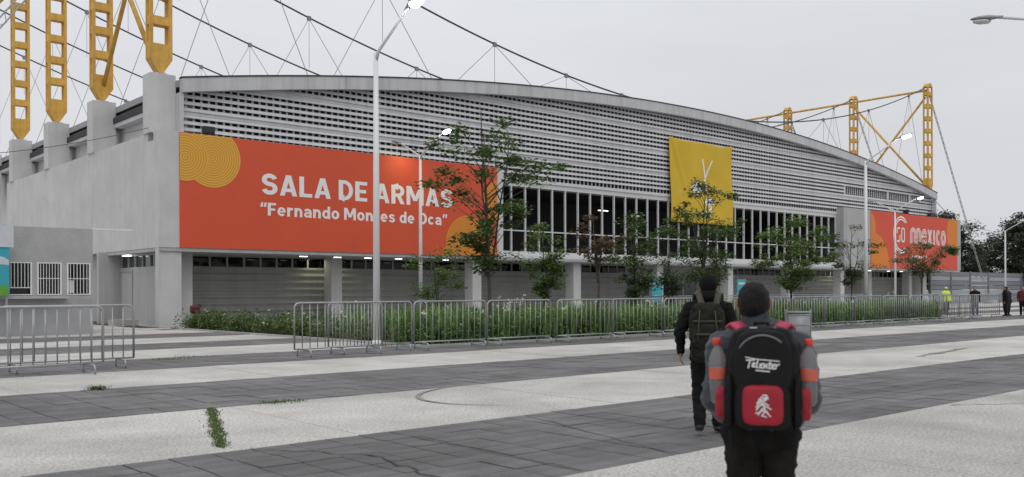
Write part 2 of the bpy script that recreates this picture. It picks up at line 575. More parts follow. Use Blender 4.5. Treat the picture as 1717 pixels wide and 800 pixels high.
# planting bed and kerb
bm_ = MB()
bm_.add([(BED[0], BED[2], -0.004), (BED[1], BED[2], -0.004), (BED[1], BED[3], -0.004), (BED[0], BED[3], -0.004)], [(0, 1, 2, 3)])
bed = bm_.build('planting_bed', 'soil')
tag(bed, kind='structure')
km = MB()
km.box(BED[0]-0.12, BED[0], BED[2], BED[3], -0.03, 0.06)
km.box(BED[0]-0.12, BED[1]+0.12, BED[2]-0.12, BED[2], -0.03, 0.06)
km.box(BED[1], BED[1]+0.12, BED[2], BED[3], -0.03, 0.06)
km.build('kerb', 'kerb', bed)

# ground marks: tyre mark, cracks, damp stains
def ribbon(name, pts, w, z, m, parent, jit=0.0):
    b = MB()
    P = [Vector((p[0], p[1], 0)) for p in pts]
    vs = []
    for i, p in enumerate(P):
        d = (P[min(i+1, len(P)-1)] - P[max(i-1, 0)]).normalized()
        n = Vector((-d.y, d.x, 0))
        ww = (w[i] if isinstance(w, (list, tuple)) else w) * (1 + rng.uniform(-jit, jit)) / 2
        vs += [tuple(p + n*ww + Vector((0,0,z))), tuple(p - n*ww + Vector((0,0,z)))]
    b.add(vs, [(2*i, 2*i+1, 2*i+3, 2*i+2) for i in range(len(P)-1)])
    return b.build(name, m, parent)
arc = []
for t in np.linspace(0, 1, 24):
    # smooth loop through measured points
    a = R(100 + 130*t)
    arc.append((9.55 + 1.55*math.cos(a) * (1 + 0.5*t), 10.35 + 1.25*math.sin(a) * (1 + 0.25*t)))
ribbon('tyre_mark', arc, [0.065*(1-abs(2*t-1)**2.0)+0.004 for t in np.linspace(0, 1, 24)], 0.008, 'stain', plaza)
def crackline(p, q, seed, n=14, amp=0.05):
    r2 = random.Random(seed)
    out = []
    for i in range(n+1):
        t = i/n
        out.append((p[0]+(q[0]-p[0])*t + r2.uniform(-amp, amp), p[1]+(q[1]-p[1])*t + r2.uniform(-amp, amp)))
    return out
ribbon('crack', crackline((4.65, 7.2), (4.35, 5.36), 1), 0.024, 0.007, 'crack', plaza, 0.6)
ribbon('crack', crackline((3.95, 8.28), (4.65, 7.2), 2), 0.014, 0.007, 'crack', plaza, 0.6)
ribbon('crack', crackline((5.55, 8.25), (5.52, 5.36), 3, amp=0.012), 0.014, 0.007, 'crack', plaza, 0.5)
ribbon('crack', crackline((7.5, 8.25), (6.7, 5.36), 4, amp=0.02), 0.012, 0.007, 'crack', plaza, 0.6)
ribbon('crack', crackline((12.2, 5.2), (14.8, 3.6), 5, amp=0.03), 0.025, 0.007, 'crack', plaza, 0.6)
ribbon('damp_stain', crackline((20.5, 9.5), (24.5, 10.1), 6, amp=0.06), [0.05+0.16*abs(math.sin(i*1.7)) for i in range(15)], 0.008, 'stain', plaza, 0.5)
ribbon('damp_stain', crackline((13.0, 9.4), (14.2, 9.7), 8, amp=0.03), 0.06, 0.008, 'stain', plaza, 0.5)

# ================================================================== HALL
YF, YB = 40.62, 39.9
XC = 53.63
def ztop(x): return 14.28 - 3.3 * ((x - XC) / 37.5) ** 2
XL, XR_ = 16.13, 91.15
hall = thing('sports_hall', 'long white sports hall with arched roof, slatted front and ribbed ground floor', 'sports hall', (53.6, 41, 0))
def hp(name, mb, mats, parent=None, smooth=False): return mb.build(name, mats, parent or hall, smooth)

BAY = 7.81
MY = [41.2 + BAY*i for i in range(6)]
YBACK = MY[5] + 4
# roof shell
xs = np.linspace(XL - 0.1, XR_ + 0.1, 61)
rm = MB()
poly = [(x, ztop(x) - 0.03) for x in xs] + [(x, ztop(x) - 0.30) for x in xs[::-1]]
n = len(xs)
vs = [(x, YF - 0.05, ztop(x) - 0.04) for x in xs] + [(x, YBACK, ztop(x) - 0.04) for x in xs] + \
     [(x, YF - 0.05, ztop(x) - 0.34) for x in xs] + [(x, YBACK, ztop(x) - 0.34) for x in xs]
fs = []
for i in range(n-1):
    fs += [(i, i+1, n+i+1, n+i), (2*n+i+1, 2*n+i, 3*n+i, 3*n+i+1), (i+1, i, 2*n+i, 2*n+i+1), (n+i, n+i+1, 3*n+i+1, 3*n+i)]
fs += [(0, n, 3*n, 2*n), (2*n-1, n-1, 3*n-1, 4*n-1)]
rm.add(vs, fs)
roof = hp('roof', rm, 'roof_sheet')
# fascia arch: one prism per panel, joints between them
edges = np.linspace(XL, XR_, 10)
for i in range(9):
    m = MB()
    xx = np.linspace(edges[i] + 0.01, edges[i+1] - 0.01, 9)
    for a, b in zip(xx[:-1], xx[1:]):
        pass
    top = [(x, ztop(x)) for x in xx]
    bot = [(x, ztop(x) - 0.62) for x in xx]
    V, Fc = [], []
    k = len(xx)
    y0, y1 = YF - 0.42, YF - 0.07
    V = [(x, y0, z) for x, z in top] + [(x, y0, z) for x, z in bot] + [(x, y1, z) for x, z in top] + [(x, y1, z) for x, z in bot]
    for j in range(k-1):
        Fc += [(j, k+j, k+j+1, j+1), (2*k+j, 2*k+j+1, 3*k+j+1, 3*k+j), (j, j+1, 2*k+j+1, 2*k+j), (k+j, 3*k+j, 3*k+j+1, k+j+1)]
    Fc += [(0, 2*k, 3*k, k), (k-1, 2*k-1, 4*k-1, 3*k-1)]
    m.add(V, Fc)
    hp('fascia_panel', m, 'fascia_paint', roof)
# thin dark flashing along the top edge of the fascia
m = MB()
xx = np.linspace(XL, XR_, 61)
k = len(xx)
V = [(x, YF-0.45, ztop(x)+0.003) for x in xx] + [(x, YF-0.45, ztop(x)+0.07) for x in xx] + [(x, YF-0.03, ztop(x)+0.07) for x in xx] + [(x, YF-0.03, ztop(x)+0.003) for x in xx]
Fc = []
for j in range(k-1):
    for a, b in ((0, 1), (1, 2), (2, 3), (3, 0)):
        Fc.append((a*k+j, a*k+j+1, b*k+j+1, b*k+j))
m.add(V, Fc)
hp('flashing', m, 'roof_felt', roof)

# louver screen
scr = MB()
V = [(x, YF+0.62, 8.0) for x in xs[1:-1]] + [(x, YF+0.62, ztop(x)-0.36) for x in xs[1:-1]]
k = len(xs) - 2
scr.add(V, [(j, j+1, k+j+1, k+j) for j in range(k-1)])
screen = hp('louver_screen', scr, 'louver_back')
PITCH = 0.295
def xrange_at(z):
    t = (14.28 - 0.30 - z) / 3.3
    if t <= 0: return None
    hw = 37.5 * math.sqrt(t)
    return max(XL + 0.08, XC - hw), min(XR_ - 0.08, XC + hw)
def blade(x0, x1, zc, h):
    z0, z1 = zc - h/2, zc + h/2
    prof = [(YF-0.085, z0), (YF-0.085, z0+0.03), (YF, z1), (YF+0.06, z1), (YF+0.02, z0+0.02)]
    m = MB().prism_x(prof, x0, x1)
    hp('louver_blade', m, 'louver_paint', screen)
MISS = {2, 7, 12, 17}
REC = (74.0, 88.0)
for k in range(-2, 18):
    zrow = 8.95 + PITCH*k            # gap row
    zb_ = zrow + PITCH/2             # blade above the gap
    h = 0.172 if k != 6 else 0.20
    xr = xrange_at(zb_ + h/2)
    if xr is None or xr[1] - xr[0] < 1: continue
    segs = [xr]
    if k in (3, 4):
        segs = [(xr[0], REC[0]), (REC[1], xr[1])]
    if k < -1: segs = [(34.3, 72.9)]
    for a, b in segs:
        if b - a > 0.3: blade(a, b, zb_, h)
    if k in MISS:
        xr = xrange_at(zrow + 0.08)
        if xr:
            m = MB().box(xr[0], xr[1], YF-0.035, YF+0.05, zrow-0.085, zrow+0.078)
            hp('louver_panel', m, 'louver_paint', screen)
# vertical posts behind the blades
PP = 0.355
npost = int((XR_ - XL) / PP)
for i in range(1, npost):
    x = XL + i*PP
    z1 = ztop(x) - 0.45
    z0 = 8.2
    w = 0.055
    m = MB().box(x-w, x+w, YF+0.066, YF+0.084, z0, z1)
    hp('louver_post', m, 'louver_paint', screen)
# recessed grille on the right
m = MB()
m.box(REC[0], REC[1], YF+0.02, YF+0.10, 9.66, 9.72)
m.box(REC[0], REC[1], YF-0.03, YF+0.10, 10.55, 10.63)
for x in (74.05, 81.8, 86.1):
    m.box(x-0.16, x+0.16, YF-0.045, YF+0.055, 9.725, 10.545)
hp('grille_frame', m, 'louver_paint', screen)
for j in range(5):
    m = MB().box(REC[0], REC[1], YF+0.17, YF+0.20, 9.78+0.16*j, 9.84+0.16*j)
    hp('grille_bar', m, 'rib_metal', screen)
# end posts of the screen
for x in (XL+0.02, XR_-0.02):
    m = MB().box(x-0.09, x+0.09, YF-0.30, YF+0.6, 8.2, 10.36)
    hp('end_post', m, 'louver_paint', screen)

# upper storey boxes either side of the windows (carry the banners)
m = MB()
m.box(15.0, 34.25, YB, YF-0.005, 3.46, 8.53)
m.box(15.0, 34.25, YF-0.005, YF+0.64, 3.46, 8.16)
hp('front_wall', m, 'wall_paint')
m = MB()
m.box(72.65, 95.7, YB, YF-0.005, 3.46, 8.53)
m.box(72.65, 95.7, YF-0.005, YF+9, 3.46, 8.16)
hp('front_wall', m, 'wall_grey')
m = MB().box(34.26, 34.62, YB+0.03, YF-0.01, 3.40, 8.50)
hp('pilaster', m, 'frame_paint')
# side wing on the left
m = MB()
m.box(15.0, 16.4, YF+0.645, 66.0, 3.46, 8.53)
hp('wing_wall', m, 'wall_paint')
m = MB().box(16.42, 17.0, YF+0.66, YBACK, 0, 10.05)
hp('side_wall', m, 'wall_paint')
m = MB().box(90.4, 91.1, YF+0.66, YBACK, 0, 10.0)
hp('side_wall', m, 'wall_paint')
m = MB().box(16.5, 91.0, YBACK-0.4, YBACK-0.02, 0, 10.0)
m.prism_y([(x, ztop(x)-0.345) for x in np.linspace(16.5, 91, 41)] + [(91, 9.99), (16.5, 9.99)], YBACK-0.4, YBACK-0.02)
hp('rear_wall', m, 'wall_paint')
# eaves between the shafts on the left: ledge and dark roof edge
for i in range(6):
    y0, y1 = MY[i] + 0.47, (MY[i+1] - 0.47 if i < 5 else YBACK)
    m = MB().box(15.95, 16.41, y0, y1, 9.86, 10.06)
    hp('eaves_ledge', m, 'fascia_paint')
    m = MB()
    m.prism_y([(15.9, 10.07), (16.9, 10.07), (16.9, 10.70), (16.25, 10.62), (15.9, 10.34)], y0 - 0.3, y1 + 0.3)
    hp('roof_edge', m, 'roof_felt')
    m = MB().box(15.92, 16.2, y0 + 0.1, y0 + 0.35, 10.3, 10.85)
    hp('gutter_box', m, 'roof_felt')
# column shafts that carry the masts
for i in range(6):
    for x0, x1 in ((14.92, 16.05), (90.75, 91.9)):
        zb0 = 8.53 if x0 < 50 else 3.4
        m = MB()
        m.box(x0, x1, MY[i]-0.45, MY[i]+0.45, zb0, 11.16)
        m.box(x0+0.3, x1-0.3, MY[i]-0.25, MY[i]+0.25, 11.16, 11.24)
        hp('mast_shaft', m, 'wall_paint')

# soffit and ground floor
YW = 43.5
m = MB().box(15.02, 95.6, YB+0.02, YW+4.0, 3.30, 3.455)
hp('soffit', m, 'wall_grey')
m = MB()
m.box(34.65, 72.62, YB+0.22, YF-0.1, 3.24, 3.62)
m.box(34.65, 72.62, YF-0.095, YF+0.4, 3.46, 3.78)
hp('floor_slab', m, 'frame_paint')
# window wall
win = thing('tmp', '', '')
bpy.data.objects.remove(win)
m = MB()
m.box(34.65, 72.62, YF-0.06, YF+0.09, 3.785, 3.87)      # sill
m.box(34.65, 72.62, YF-0.05, YF+0.60, 7.69, 8.13)       # head
m.box(34.65, 72.62, YF-0.12, YF-0.055, 7.98, 8.17)
window_wall = hp('window_wall', m, 'frame_paint')
WX0, WN = 34.72, 34
WP = (72.56 - WX0) / WN
for i in range(WN + 1):
    x = WX0 + i*WP
    m = MB().box(x-0.042, x+0.042, YF-0.05, YF+0.07, 3.871, 7.689)
    hp('mullion', m, 'frame_paint', window_wall)
pm_lo = MB().box(-WP/2+0.044, WP/2-0.044, -0.006, 0.006, 3.90, 5.045).mesh('pane', 'window_glass')
pm_hi = MB().box(-WP/2+0.044, WP/2-0.044, -0.006, 0.006, 5.125, 7.66).mesh('pane', 'window_glass')
for i in range(WN):
    x = WX0 + (i+0.5)*WP
    m = MB().box(x-WP/2+0.043, x+WP/2-0.043, YF-0.035, YF+0.05, 5.05, 5.12)
    hp('transom', m, 'frame_paint', window_wall)
    for me in (pm_lo, pm_hi):
        o = link('pane', me, window_wall, world=False)
        o.location = Vector((x, YF + 0.02, 0)) - Vector(hall.location)
        o.rotation_euler = (rng.gauss(0, 0.004), 0, rng.gauss(0, 0.004))
# room behind the windows
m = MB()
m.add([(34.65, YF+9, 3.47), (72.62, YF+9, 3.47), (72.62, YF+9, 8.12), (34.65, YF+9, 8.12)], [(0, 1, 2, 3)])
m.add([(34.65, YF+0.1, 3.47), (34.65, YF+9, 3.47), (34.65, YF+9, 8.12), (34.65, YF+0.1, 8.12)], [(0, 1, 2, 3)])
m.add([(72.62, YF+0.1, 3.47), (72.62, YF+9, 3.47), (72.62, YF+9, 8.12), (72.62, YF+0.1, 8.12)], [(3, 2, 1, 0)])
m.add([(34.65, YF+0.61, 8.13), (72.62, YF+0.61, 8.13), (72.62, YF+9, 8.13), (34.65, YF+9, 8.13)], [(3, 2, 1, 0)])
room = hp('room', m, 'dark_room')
m = MB().add([(34.65, YF+0.41, 3.47), (72.62, YF+0.41, 3.47), (72.62, YF+9, 3.47), (34.65, YF+9, 3.47)], [(0, 1, 2, 3)])
hp('room_floor', m, 'room_floor', room)
for x, y, z in [(45.5, 2.0, 6.9), (50.5, 3.5, 6.9), (61, 3, 7.1)]:
    m = MB().box(x, x+0.9, YF+y, YF+y+0.12, z, z+0.06)
    hp('ceiling_tube', m, 'tube_dim', room)

# ground floor: columns, ribbed metal panels, clerestory strip, doors
GX = [16.94 + 8.035*i for i in range(1, 10)]
for i, x in enumerate(GX):
    y0 = YB + 2.1 if (x < 32 or x > 73.5) else YF - 0.30
    m = MB().box(x-0.34, x+0.30, y0, y0+0.7, 0, 3.299)
    hp('column', m, 'wall_paint')
m = MB().box(14.98, 15.98, YB+0.1, YB+0.48, 0, 3.455)
hp('corner_column', m, 'wall_paint')
def ribbed(x0, x1, y):
    z, prof = 0.12, []
    while z < 2.70:
        prof += [(y, z), (y-0.11, z+0.12), (y-0.11, z+0.17), (y, z+0.29)]
        z += 0.345
    prof = [(yy, zz) for yy, zz in prof if zz < 2.72]
    poly = prof + [(y+0.08, prof[-1][1]), (y+0.08, 0.0), (y, 0.0)]
    return MB().prism_x(poly[::-1], x0, x1)
bays = [16.1] + GX + [95.5]
ENTRY = {3, 4}
for i in range(len(bays) - 1):
    a, b = bays[i], bays[i+1]
    if i == 4:      # entrance bay with doors
        m = MB()
        m.box(a, b, YW-0.03, YW+0.05, 2.55, 3.299)
        e = hp('entrance_wall', m, 'wall_grey')
        w = (b-a)/5
        for j in range(5):
            xa, xb = a + j*w, a + (j+1)*w
            m = MB()
            m.box(xa+0.0, xa+0.07, YW-0.05, YW+0.03, 0, 2.54)
            m.box(xb-0.07, xb-0.001, YW-0.05, YW+0.03, 0, 2.54)
            m.box(xa+0.07, xb-0.07, YW-0.05, YW+0.03, 2.45, 2.54)
            m.box(xa+0.07, xb-0.07, YW-0.05, YW+0.03, 0, 0.10)
            m.box(xa+0.07, xb-0.07, YW-0.05, YW+0.03, 1.02, 1.09)
            d = hp('door', m, 'stay_metal', e)
            m = MB().box(xa+0.07, xb-0.07, YW-0.012, YW+0.0, 0.1, 2.45)
            hp('pane', m, 'door_glass', e)
        continue
    q = 4 if (b-a) > 6 else 3
    for j in range(q):
        xa, xb = a + (b-a)*j/q + 0.006, a + (b-a)*(j+1)/q - 0.006
        hp('ribbed_panel', ribbed(xa, xb, YW), 'rib_metal')
    m = MB().box(a, b, YW-0.07, YW+0.1, 2.705, 2.765)
    m.box(a, b, YW-0.05, YW+0.06, 3.24, 3.299)
    nm = max(2, int(round((b-a)/0.9)))
    for j in range(nm+1):
        x = a + (b-a)*j/nm
        m.box(x-0.045, x+0.045, YW-0.045, YW+0.05, 2.766, 3.239)
    cw = hp('clerestory_window', m, 'rib_metal')
    for j in range(nm):
        xa, xb = a + (b-a)*j/nm + 0.046, a + (b-a)*(j+1)/nm - 0.046
        m = MB().box(xa, xb, YW-0.006, YW+0.006, 2.77, 3.238)
        hp('pane', m, 'clerestory_glass', cw)
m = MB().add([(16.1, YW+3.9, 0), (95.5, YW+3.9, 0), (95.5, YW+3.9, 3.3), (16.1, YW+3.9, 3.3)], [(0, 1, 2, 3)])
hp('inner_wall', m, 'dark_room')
m = MB().box(15.0, 96.0, YB+0.02, YW+3.9, -0.012, 0.004)
hp('floor', m, 'kerb')
# ground floor below the side wing
m = MB()
m.box(15.6, 15.8, YB+0.95, 46.7, 0, 2.70)
m.box(14.6, 15.8, 46.72, 47.0, 0, 3.45)
m.box(15.6, 15.8, 47.0, 66, 0, 3.45)
sw = hp('wing_ground_wall', m, 'wall_grey')
m = MB()
for j in range(7):
    y = YB + 0.95 + 0.95*j
    m.box(15.62, 15.78, y, y+0.07, 2.702, 3.29)
m.box(15.61, 15.79, YB+0.95, 46.7, 3.22, 3.3)
cw = hp('clerestory_window', m, 'rib_metal', sw)
m = MB().box(15.69, 15.71, YB+0.98, 46.6, 2.71, 3.22)
hp('pane', m, 'door_glass', sw)
m = MB()
m.box(15.55, 15.597, 44.9, 45.0, 0, 2.6)
m.box(15.55, 15.597, 46.5, 46.6, 0, 2.6)
m.box(15.55, 15.597, 45.0, 46.5, 2.5, 2.6)
hp('door_frame', m, 'rib_metal', sw)
m = MB().box(13.9, 15.0, 42.5, 43.2, 0.0, 0.28)
hp('step', m, 'concrete', sw)

# soffit lamps
def soffit_lamp(x, y, lit=True):
    m = MB().box(x-0.22, x+0.22, y-0.07, y+0.07, 3.255, 3.299)
    c = hp('soffit_lamp', m, 'white_metal')
    m = MB().box(x-0.19, x+0.19, y-0.055, y+0.055, 3.225, 3.254)
    hp('lamp_tube', m, 'tube_light', c)
for x in (22.3, 24.2, 26.0, 27.9, 31.0, 78.5, 82.0, 84.5):
    soffit_lamp(x, YB+0.75)
m = MB().box(15.2, 15.4, 44.6, 45.1, 3.26, 3.299)
c = hp('soffit_lamp', m, 'white_metal')
m = MB().box(15.18, 15.42, 44.55, 45.15, 3.22, 3.259)
hp('lamp_tube', m, 'tube_light', c)
for x in (16.6, 24.3, 25.8, 76.5):   # lit fluorescent battens by the columns
    ld = bpy.data.lights.new('soffit_light', 'AREA')
    ld.energy = 5
    ld.color = (1.0, 0.95, 0.62)
    ld.size = 0.6
    lo = bpy.data.objects.new('soffit_light', ld)
    COL.objects.link(lo)
    lo.parent = hall
    lo.location = Vector((x, YW-0.45, 3.2)) - Vector(hall.location)

# ------------------------------------------------------------------ banners
def clip_poly(poly, x0, x1, z0, z1):
    def cl(p, f, it):
        out = []
        for i in range(len(p)):
            a, b = p[i], p[(i+1) % len(p)]
            fa, fb = f(a), f(b)
            if fa: out.append(a)
            if fa != fb: out.append(it(a, b))
        return out
    def ix(x): return lambda a, b: (x, a[1] + (b[1]-a[1])*(x-a[0])/((b[0]-a[0]) or 1e-9))
    def iz(z): return lambda a, b: (a[0] + (b[0]-a[0])*(z-a[1])/((b[1]-a[1]) or 1e-9), z)
    for f, it in ((lambda p: p[0] >= x0, ix(x0)), (lambda p: p[0] <= x1, ix(x1)), (lambda p: p[1] >= z0, iz(z0)), (lambda p: p[1] <= z1, iz(z1))):
        if not poly: return []
        poly = cl(poly, f, it)
    return poly
def disc(mb, c, r, y, rect, n=48):
    p = clip_poly([(c[0]+r*math.cos(2*PI*i/n), c[1]+r*math.sin(2*PI*i/n)) for i in range(n)], *rect)
    if len(p) > 2: mb.flat_y(p, y)
def ring(mb, c, r, w, y, rect, a0=0, a1=360, n=48, ex=1.0):
    for i in range(n):
        t0, t1 = R(a0+(a1-a0)*i/n), R(a0+(a1-a0)*(i+1)/n)
        q = [(c[0]+(r)*ex*math.cos(t0), c[1]+(r)*math.sin(t0)), (c[0]+(r+w)*ex*math.cos(t0), c[1]+(r+w)*math.sin(t0)),
             (c[0]+(r+w)*ex*math.cos(t1), c[1]+(r+w)*math.sin(t1)), (c[0]+r*ex*math.cos(t1), c[1]+r*math.sin(t1))]
        q = clip_poly(q, *rect)
        if len(q) > 2: mb.flat_y(q, y)
# left banner
BX0, BX1, BZ0, BZ1 = 15.86, 34.12, 3.47, 8.52
ban = thing('banner', 'wide red banner with bold white lettering and golden ringed discs, left of the windows', 'banner', (25, YB, BZ0))
def wav(x, z, y0):
    return y0 - 0.012 + 0.010*math.sin(x*1.1)*math.sin(z*0.9+x*0.3)
m = MB()
nx, nzz = 60, 16
V = []
for j in range(nzz+1):
    for i in range(nx+1):
        V.append((BX0+(BX1-BX0)*i/nx, YB-0.03, BZ0+(BZ1-BZ0)*j/nzz))
m.add(V, [(j*(nx+1)+i, j*(nx+1)+i+1, (j+1)*(nx+1)+i+1, (j+1)*(nx+1)+i) for j in range(nzz) for i in range(nx)])
m.box(BX0, BX1, YB-0.022, YB-0.004, BZ0, BZ1)
m.build('sheet', 'banner_red', ban)
RECT = (BX0, BX1, BZ0, BZ1)
yl = [YB-0.034, YB-0.038, YB-0.042, YB-0.046, YB-0.050, YB-0.054]
def ringed(c, r, y, y2, n, base='print_gold', line='print_yellow', a0=0, a1=360):
    b = MB(); disc(b, c, r, y, RECT); b.build('printed_disc', base, ban)
    for i in range(n):
        b = MB()
        rr = r*(i+0.45)/n
        ring(b, c, rr, r/n*0.50, y2, RECT, a0, a1, n=40)
        if b.v: b.build('printed_ring', line, ban)
ringed((17.35, 7.52), 1.33, yl[0], yl[1], 12)
ringed((16.10, 7.45), 1.05, yl[2], yl[3], 9)
ringed((32.0, 4.15), 1.55, yl[0], yl[1], 10, 'print_orange', 'print_gold')
ringed((31.0, 3.20), 0.95, yl[2], yl[3], 7, 'print_orange', 'print_gold')
ringed((33.0, 3.10), 1.30, yl[2], yl[3], 8, 'print_orange', 'print_gold')
ringed((34.4, 6.6), 1.25, yl[0], yl[1], 8, 'print_orange', 'print_gold')
# block letters: each a part, strokes a hair apart in depth
def ribbon2(pts, t):
    P = [Vector(p) for p in pts]
    L, Rr = [], []
    closed = (P[0]-P[-1]).length < 1e-6
    for i, p in enumerate(P):
        if closed and i in (0, len(P)-1): d0, d1 = (P[-1]-P[-2]).normalized(), (P[1]-P[0]).normalized()
        else:
            d0 = (p-P[i-1]).normalized() if i > 0 else (P[1]-p).normalized()
            d1 = (P[i+1]-p).normalized() if i < len(P)-1 else d0
        d = (d0+d1).normalized()
        n_ = Vector((-d.y, d.x)) * (t/2/max(0.5, d.dot(d1)))
        L.append(p+n_); Rr.append(p-n_)
    return [[tuple(L[i]), tuple(Rr[i]), tuple(Rr[i+1]), tuple(L[i+1])] for i in range(len(P)-1)]
def el(cx_, cz, rx, rz, a0, a1, n_=20): return [(cx_+rx*math.cos(R(a0+(a1-a0)*i/n_)), cz+rz*math.sin(R(a0+(a1-a0)*i/n_))) for i in range(n_+1)]
def rc(x0, z0, x1, z1): return ('p', [(x0, z0), (x1, z0), (x1, z1), (x0, z1)])
def st(pts, t=0.19): return ('s', pts, t)
GLY = {
 'S': (.64, [st(el(.32, .705, .215, .20, 15, 270) + el(.32, .30, .225, .205, 90, -165)[1:], .195)]),
 'A': (.72, [('p', [(0, 0), (.2, 0), (.44, 1), (.25, 1)]), ('p', [(.52, 0), (.72, 0), (.47, 1), (.28, 1)]), ('p', [(.14, .19), (.58, .19), (.54, .36), (.18, .36)])]),
 'L': (.55, [rc(0, 0, .2, 1), rc(.2, 0, .55, .175)]),
 'D': (.66, [rc(0, 0, .2, 1), st([(.1, .09), (.26, .09)] + el(.26, .5, .30, .41, -90, 90) + [(.1, .91)], .18)]),
 'E': (.56, [rc(0, 0, .2, 1), rc(.2, 0, .56, .175), rc(.2, .825, .56, 1), rc(.2, .415, .51, .585)]),
 'F': (.54, [rc(0, 0, .2, 1), rc(.2, .825, .54, 1), rc(.2, .40, .49, .57)]),
 'R': (.66, [rc(0, 0, .2, 1), st([(.1, .91), (.34, .91)] + el(.34, .685, .21, .225, 90, -90) + [(.1, .46)], .18), ('p', [(.26, .42), (.45, .45), (.66, 0), (.45, 0)])]),
 'M': (.88, [rc(0, 0, .19, 1), rc(.69, 0, .88, 1), ('p', [(.01, 1), (.23, 1), (.54, .22), (.35, .22)]), ('p', [(.65, 1), (.87, 1), (.53, .22), (.34, .22)])]),
 'O': (.70, [st(el(.35, .5, .255, .41, 0, 360, 28), .19)]),
 'e': (.56, [st(el(.28, .36, .19, .27, 0, 318), .17), rc(.12, .30, .54, .42)]),
 'r': (.40, [rc(0, 0, .18, .72), st([(.10, .38), (.14, .53), (.24, .61), (.39, .625)], .18)]),
 'n': (.55, [rc(0, 0, .18, .72), st([(.10, .42), (.16, .58), (.28, .635), (.40, .58), (.455, .44), (.455, 0)], .175)]),
 'a': (.55, [st([(.09, .52), (.15, .61), (.27, .64), (.40, .59), (.455, .46), (.455, 0)], .17), st([(.46, .39), (.25, .38), (.12, .32), (.09, .21), (.14, .11), (.25, .085), (.38, .12), (.46, .22)], .15)]),
 'd': (.57, [rc(.39, 0, .57, 1), st(el(.28, .36, .185, .27, 0, 360), .17)]),
 'o': (.57, [st(el(.285, .36, .195, .27, 0, 360), .175)]),
 't': (.40, [st([(.19, .93), (.19, .24), (.24, .11), (.40, .085)], .18), rc(0, .57, .38, .72)]),
 's': (.50, [st(el(.25, .51, .155, .125, 10, 270, 16) + el(.25, .22, .165, .14, 90, -170, 16)[1:], .16)]),
 'c': (.52, [st(el(.28, .36, .19, .27, 45, 315), .175)]),
 '\u201c': (.40, [('p', [(.0, .66), (.16, .66), (.20, 1), (.08, 1)]), ('p', [(.22, .66), (.38, .66), (.42, 1), (.30, 1)])]),
 '\u201d': (.40, [('p', [(.02, .66), (.12, .66), (.20, 1), (.04, 1)]), ('p', [(.24, .66), (.34, .66), (.42, 1), (.26, 1)])])}
def block_text(txt, x, z, h, width, y, parent):
    gap, sp = 0.095, 0.26
    tot = sum((GLY[c][0]+gap) if c != ' ' else sp for c in txt) - gap
    sx = width/tot
    for c in txt:
        if c == ' ': x += sp*sx; continue
        w, items = GLY[c]
        b = MB()
        for k, it in enumerate(items):
            polys = [it[1]] if it[0] == 'p' else ribbon2(it[1], it[2])
            for p in polys: b.flat_y([(x+q[0]*sx, z+q[1]*h) for q in p], y-0.0012*k)
        b.build('letter', 'print_white', parent)
        x += (w+gap)*sx
block_text('SALA DE ARMAS', 19.72, 6.06, 0.98, 11.2, yl[0], ban)
block_text('\u201cFernando Montes de Oca\u201d', 19.64, 5.08, 0.60, 10.9, yl[0], ban)
# right banner
RX0, RX1 = 77.23, 94.84
rb = thing('banner', 'red banner with white ring emblem at the far right end of the hall', 'banner', (86, YB, BZ0))
m = MB().box(RX0, RX1, YB-0.03, YB-0.004, BZ0, BZ1)
m.build('sheet', 'banner_red_far', rb)
RECT2 = (RX0, RX1, BZ0, BZ1)
b = MB(); disc(b, (77.6, 3.6), 3.0, yl[0], RECT2); b.build('printed_disc', 'print_orange', rb)
b = MB(); disc(b, (76.6, 7.0), 1.5, yl[1], RECT2); b.build('printed_disc', 'print_orange', rb)
b = MB(); disc(b, (94.6, 7.2), 2.15, yl[0], RECT2); b.build('printed_disc', 'print_orange', rb)
b = MB()
ring(b, (82.9, 6.57), 1.36, 0.12, yl[0], RECT2, 52, 308, 40, 0.88)
ring(b, (82.9, 6.57), 1.58, 0.14, yl[0], RECT2, 44, 316, 40, 0.88)
def stroke(mb, pts, w, y):
    for (a, c) in zip(pts[:-1], pts[1:]):
        a, c = Vector(a), Vector(c)
        d = (c-a).normalized(); nn = Vector((-d.y, d.x))*w/2
        e = d*w/2
        mb.flat_y([tuple(a-nn-e), tuple(c-nn+e), tuple(c+nn+e), tuple(a+nn-e)], y)
def letter(mb, pts, y):
    stroke(mb, pts, 0.075, y)
five = [(1,1),(0,1),(0,.55),(1,.55),(1,0),(0,0)]
zero = [(0,0),(1,0),(1,1),(0,1),(0,0)]
for off in (0.0, 0.16):
    def sc5(p, x0): return [(x0 + off*0.5 + q[0]*(0.62-off), 5.95 + off*0.5 + q[1]*(1.25-off)) for q in p]
    stroke(b, sc5(five, 82.05), 0.08, yl[0]); stroke(b, sc5(zero, 82.95), 0.08, yl[0])
b.build('ring_emblem', 'print_white', rb)
def arcpts(cx_, cz, rx, rz, a0, a1, n=12): return [(cx_+rx*math.cos(R(a0+(a1-a0)*i/n)), cz+rz*math.sin(R(a0+(a1-a0)*i/n))) for i in range(n+1)]
zb = 5.85
def H(px, pz): return (px, zb + pz)
def tri(fn):
    b = MB()
    k = 0
    for off in (0, 0.17, 0.34):
        for pts in fn(off):
            for q in ribbon2(pts, 0.085): b.flat_y(q, yl[0] - 0.001*k)
            k += 1
    b.build('letter', 'print_white', rb)
tri(lambda o: [[H(84.7+o, 0), H(84.7+o, 0.95)] + arcpts(85.25, zb+0.95, 0.55-o, 0.5-o*0.8, 180, 0)[1:] + [H(85.8-o, 0)],
               [H(85.8+o, 0), H(85.8+o, 0.95)] + arcpts(86.3, zb+0.95, 0.5-o, 0.5-o*0.8, 180, 0)[1:] + [H(86.8-o, 0)]])
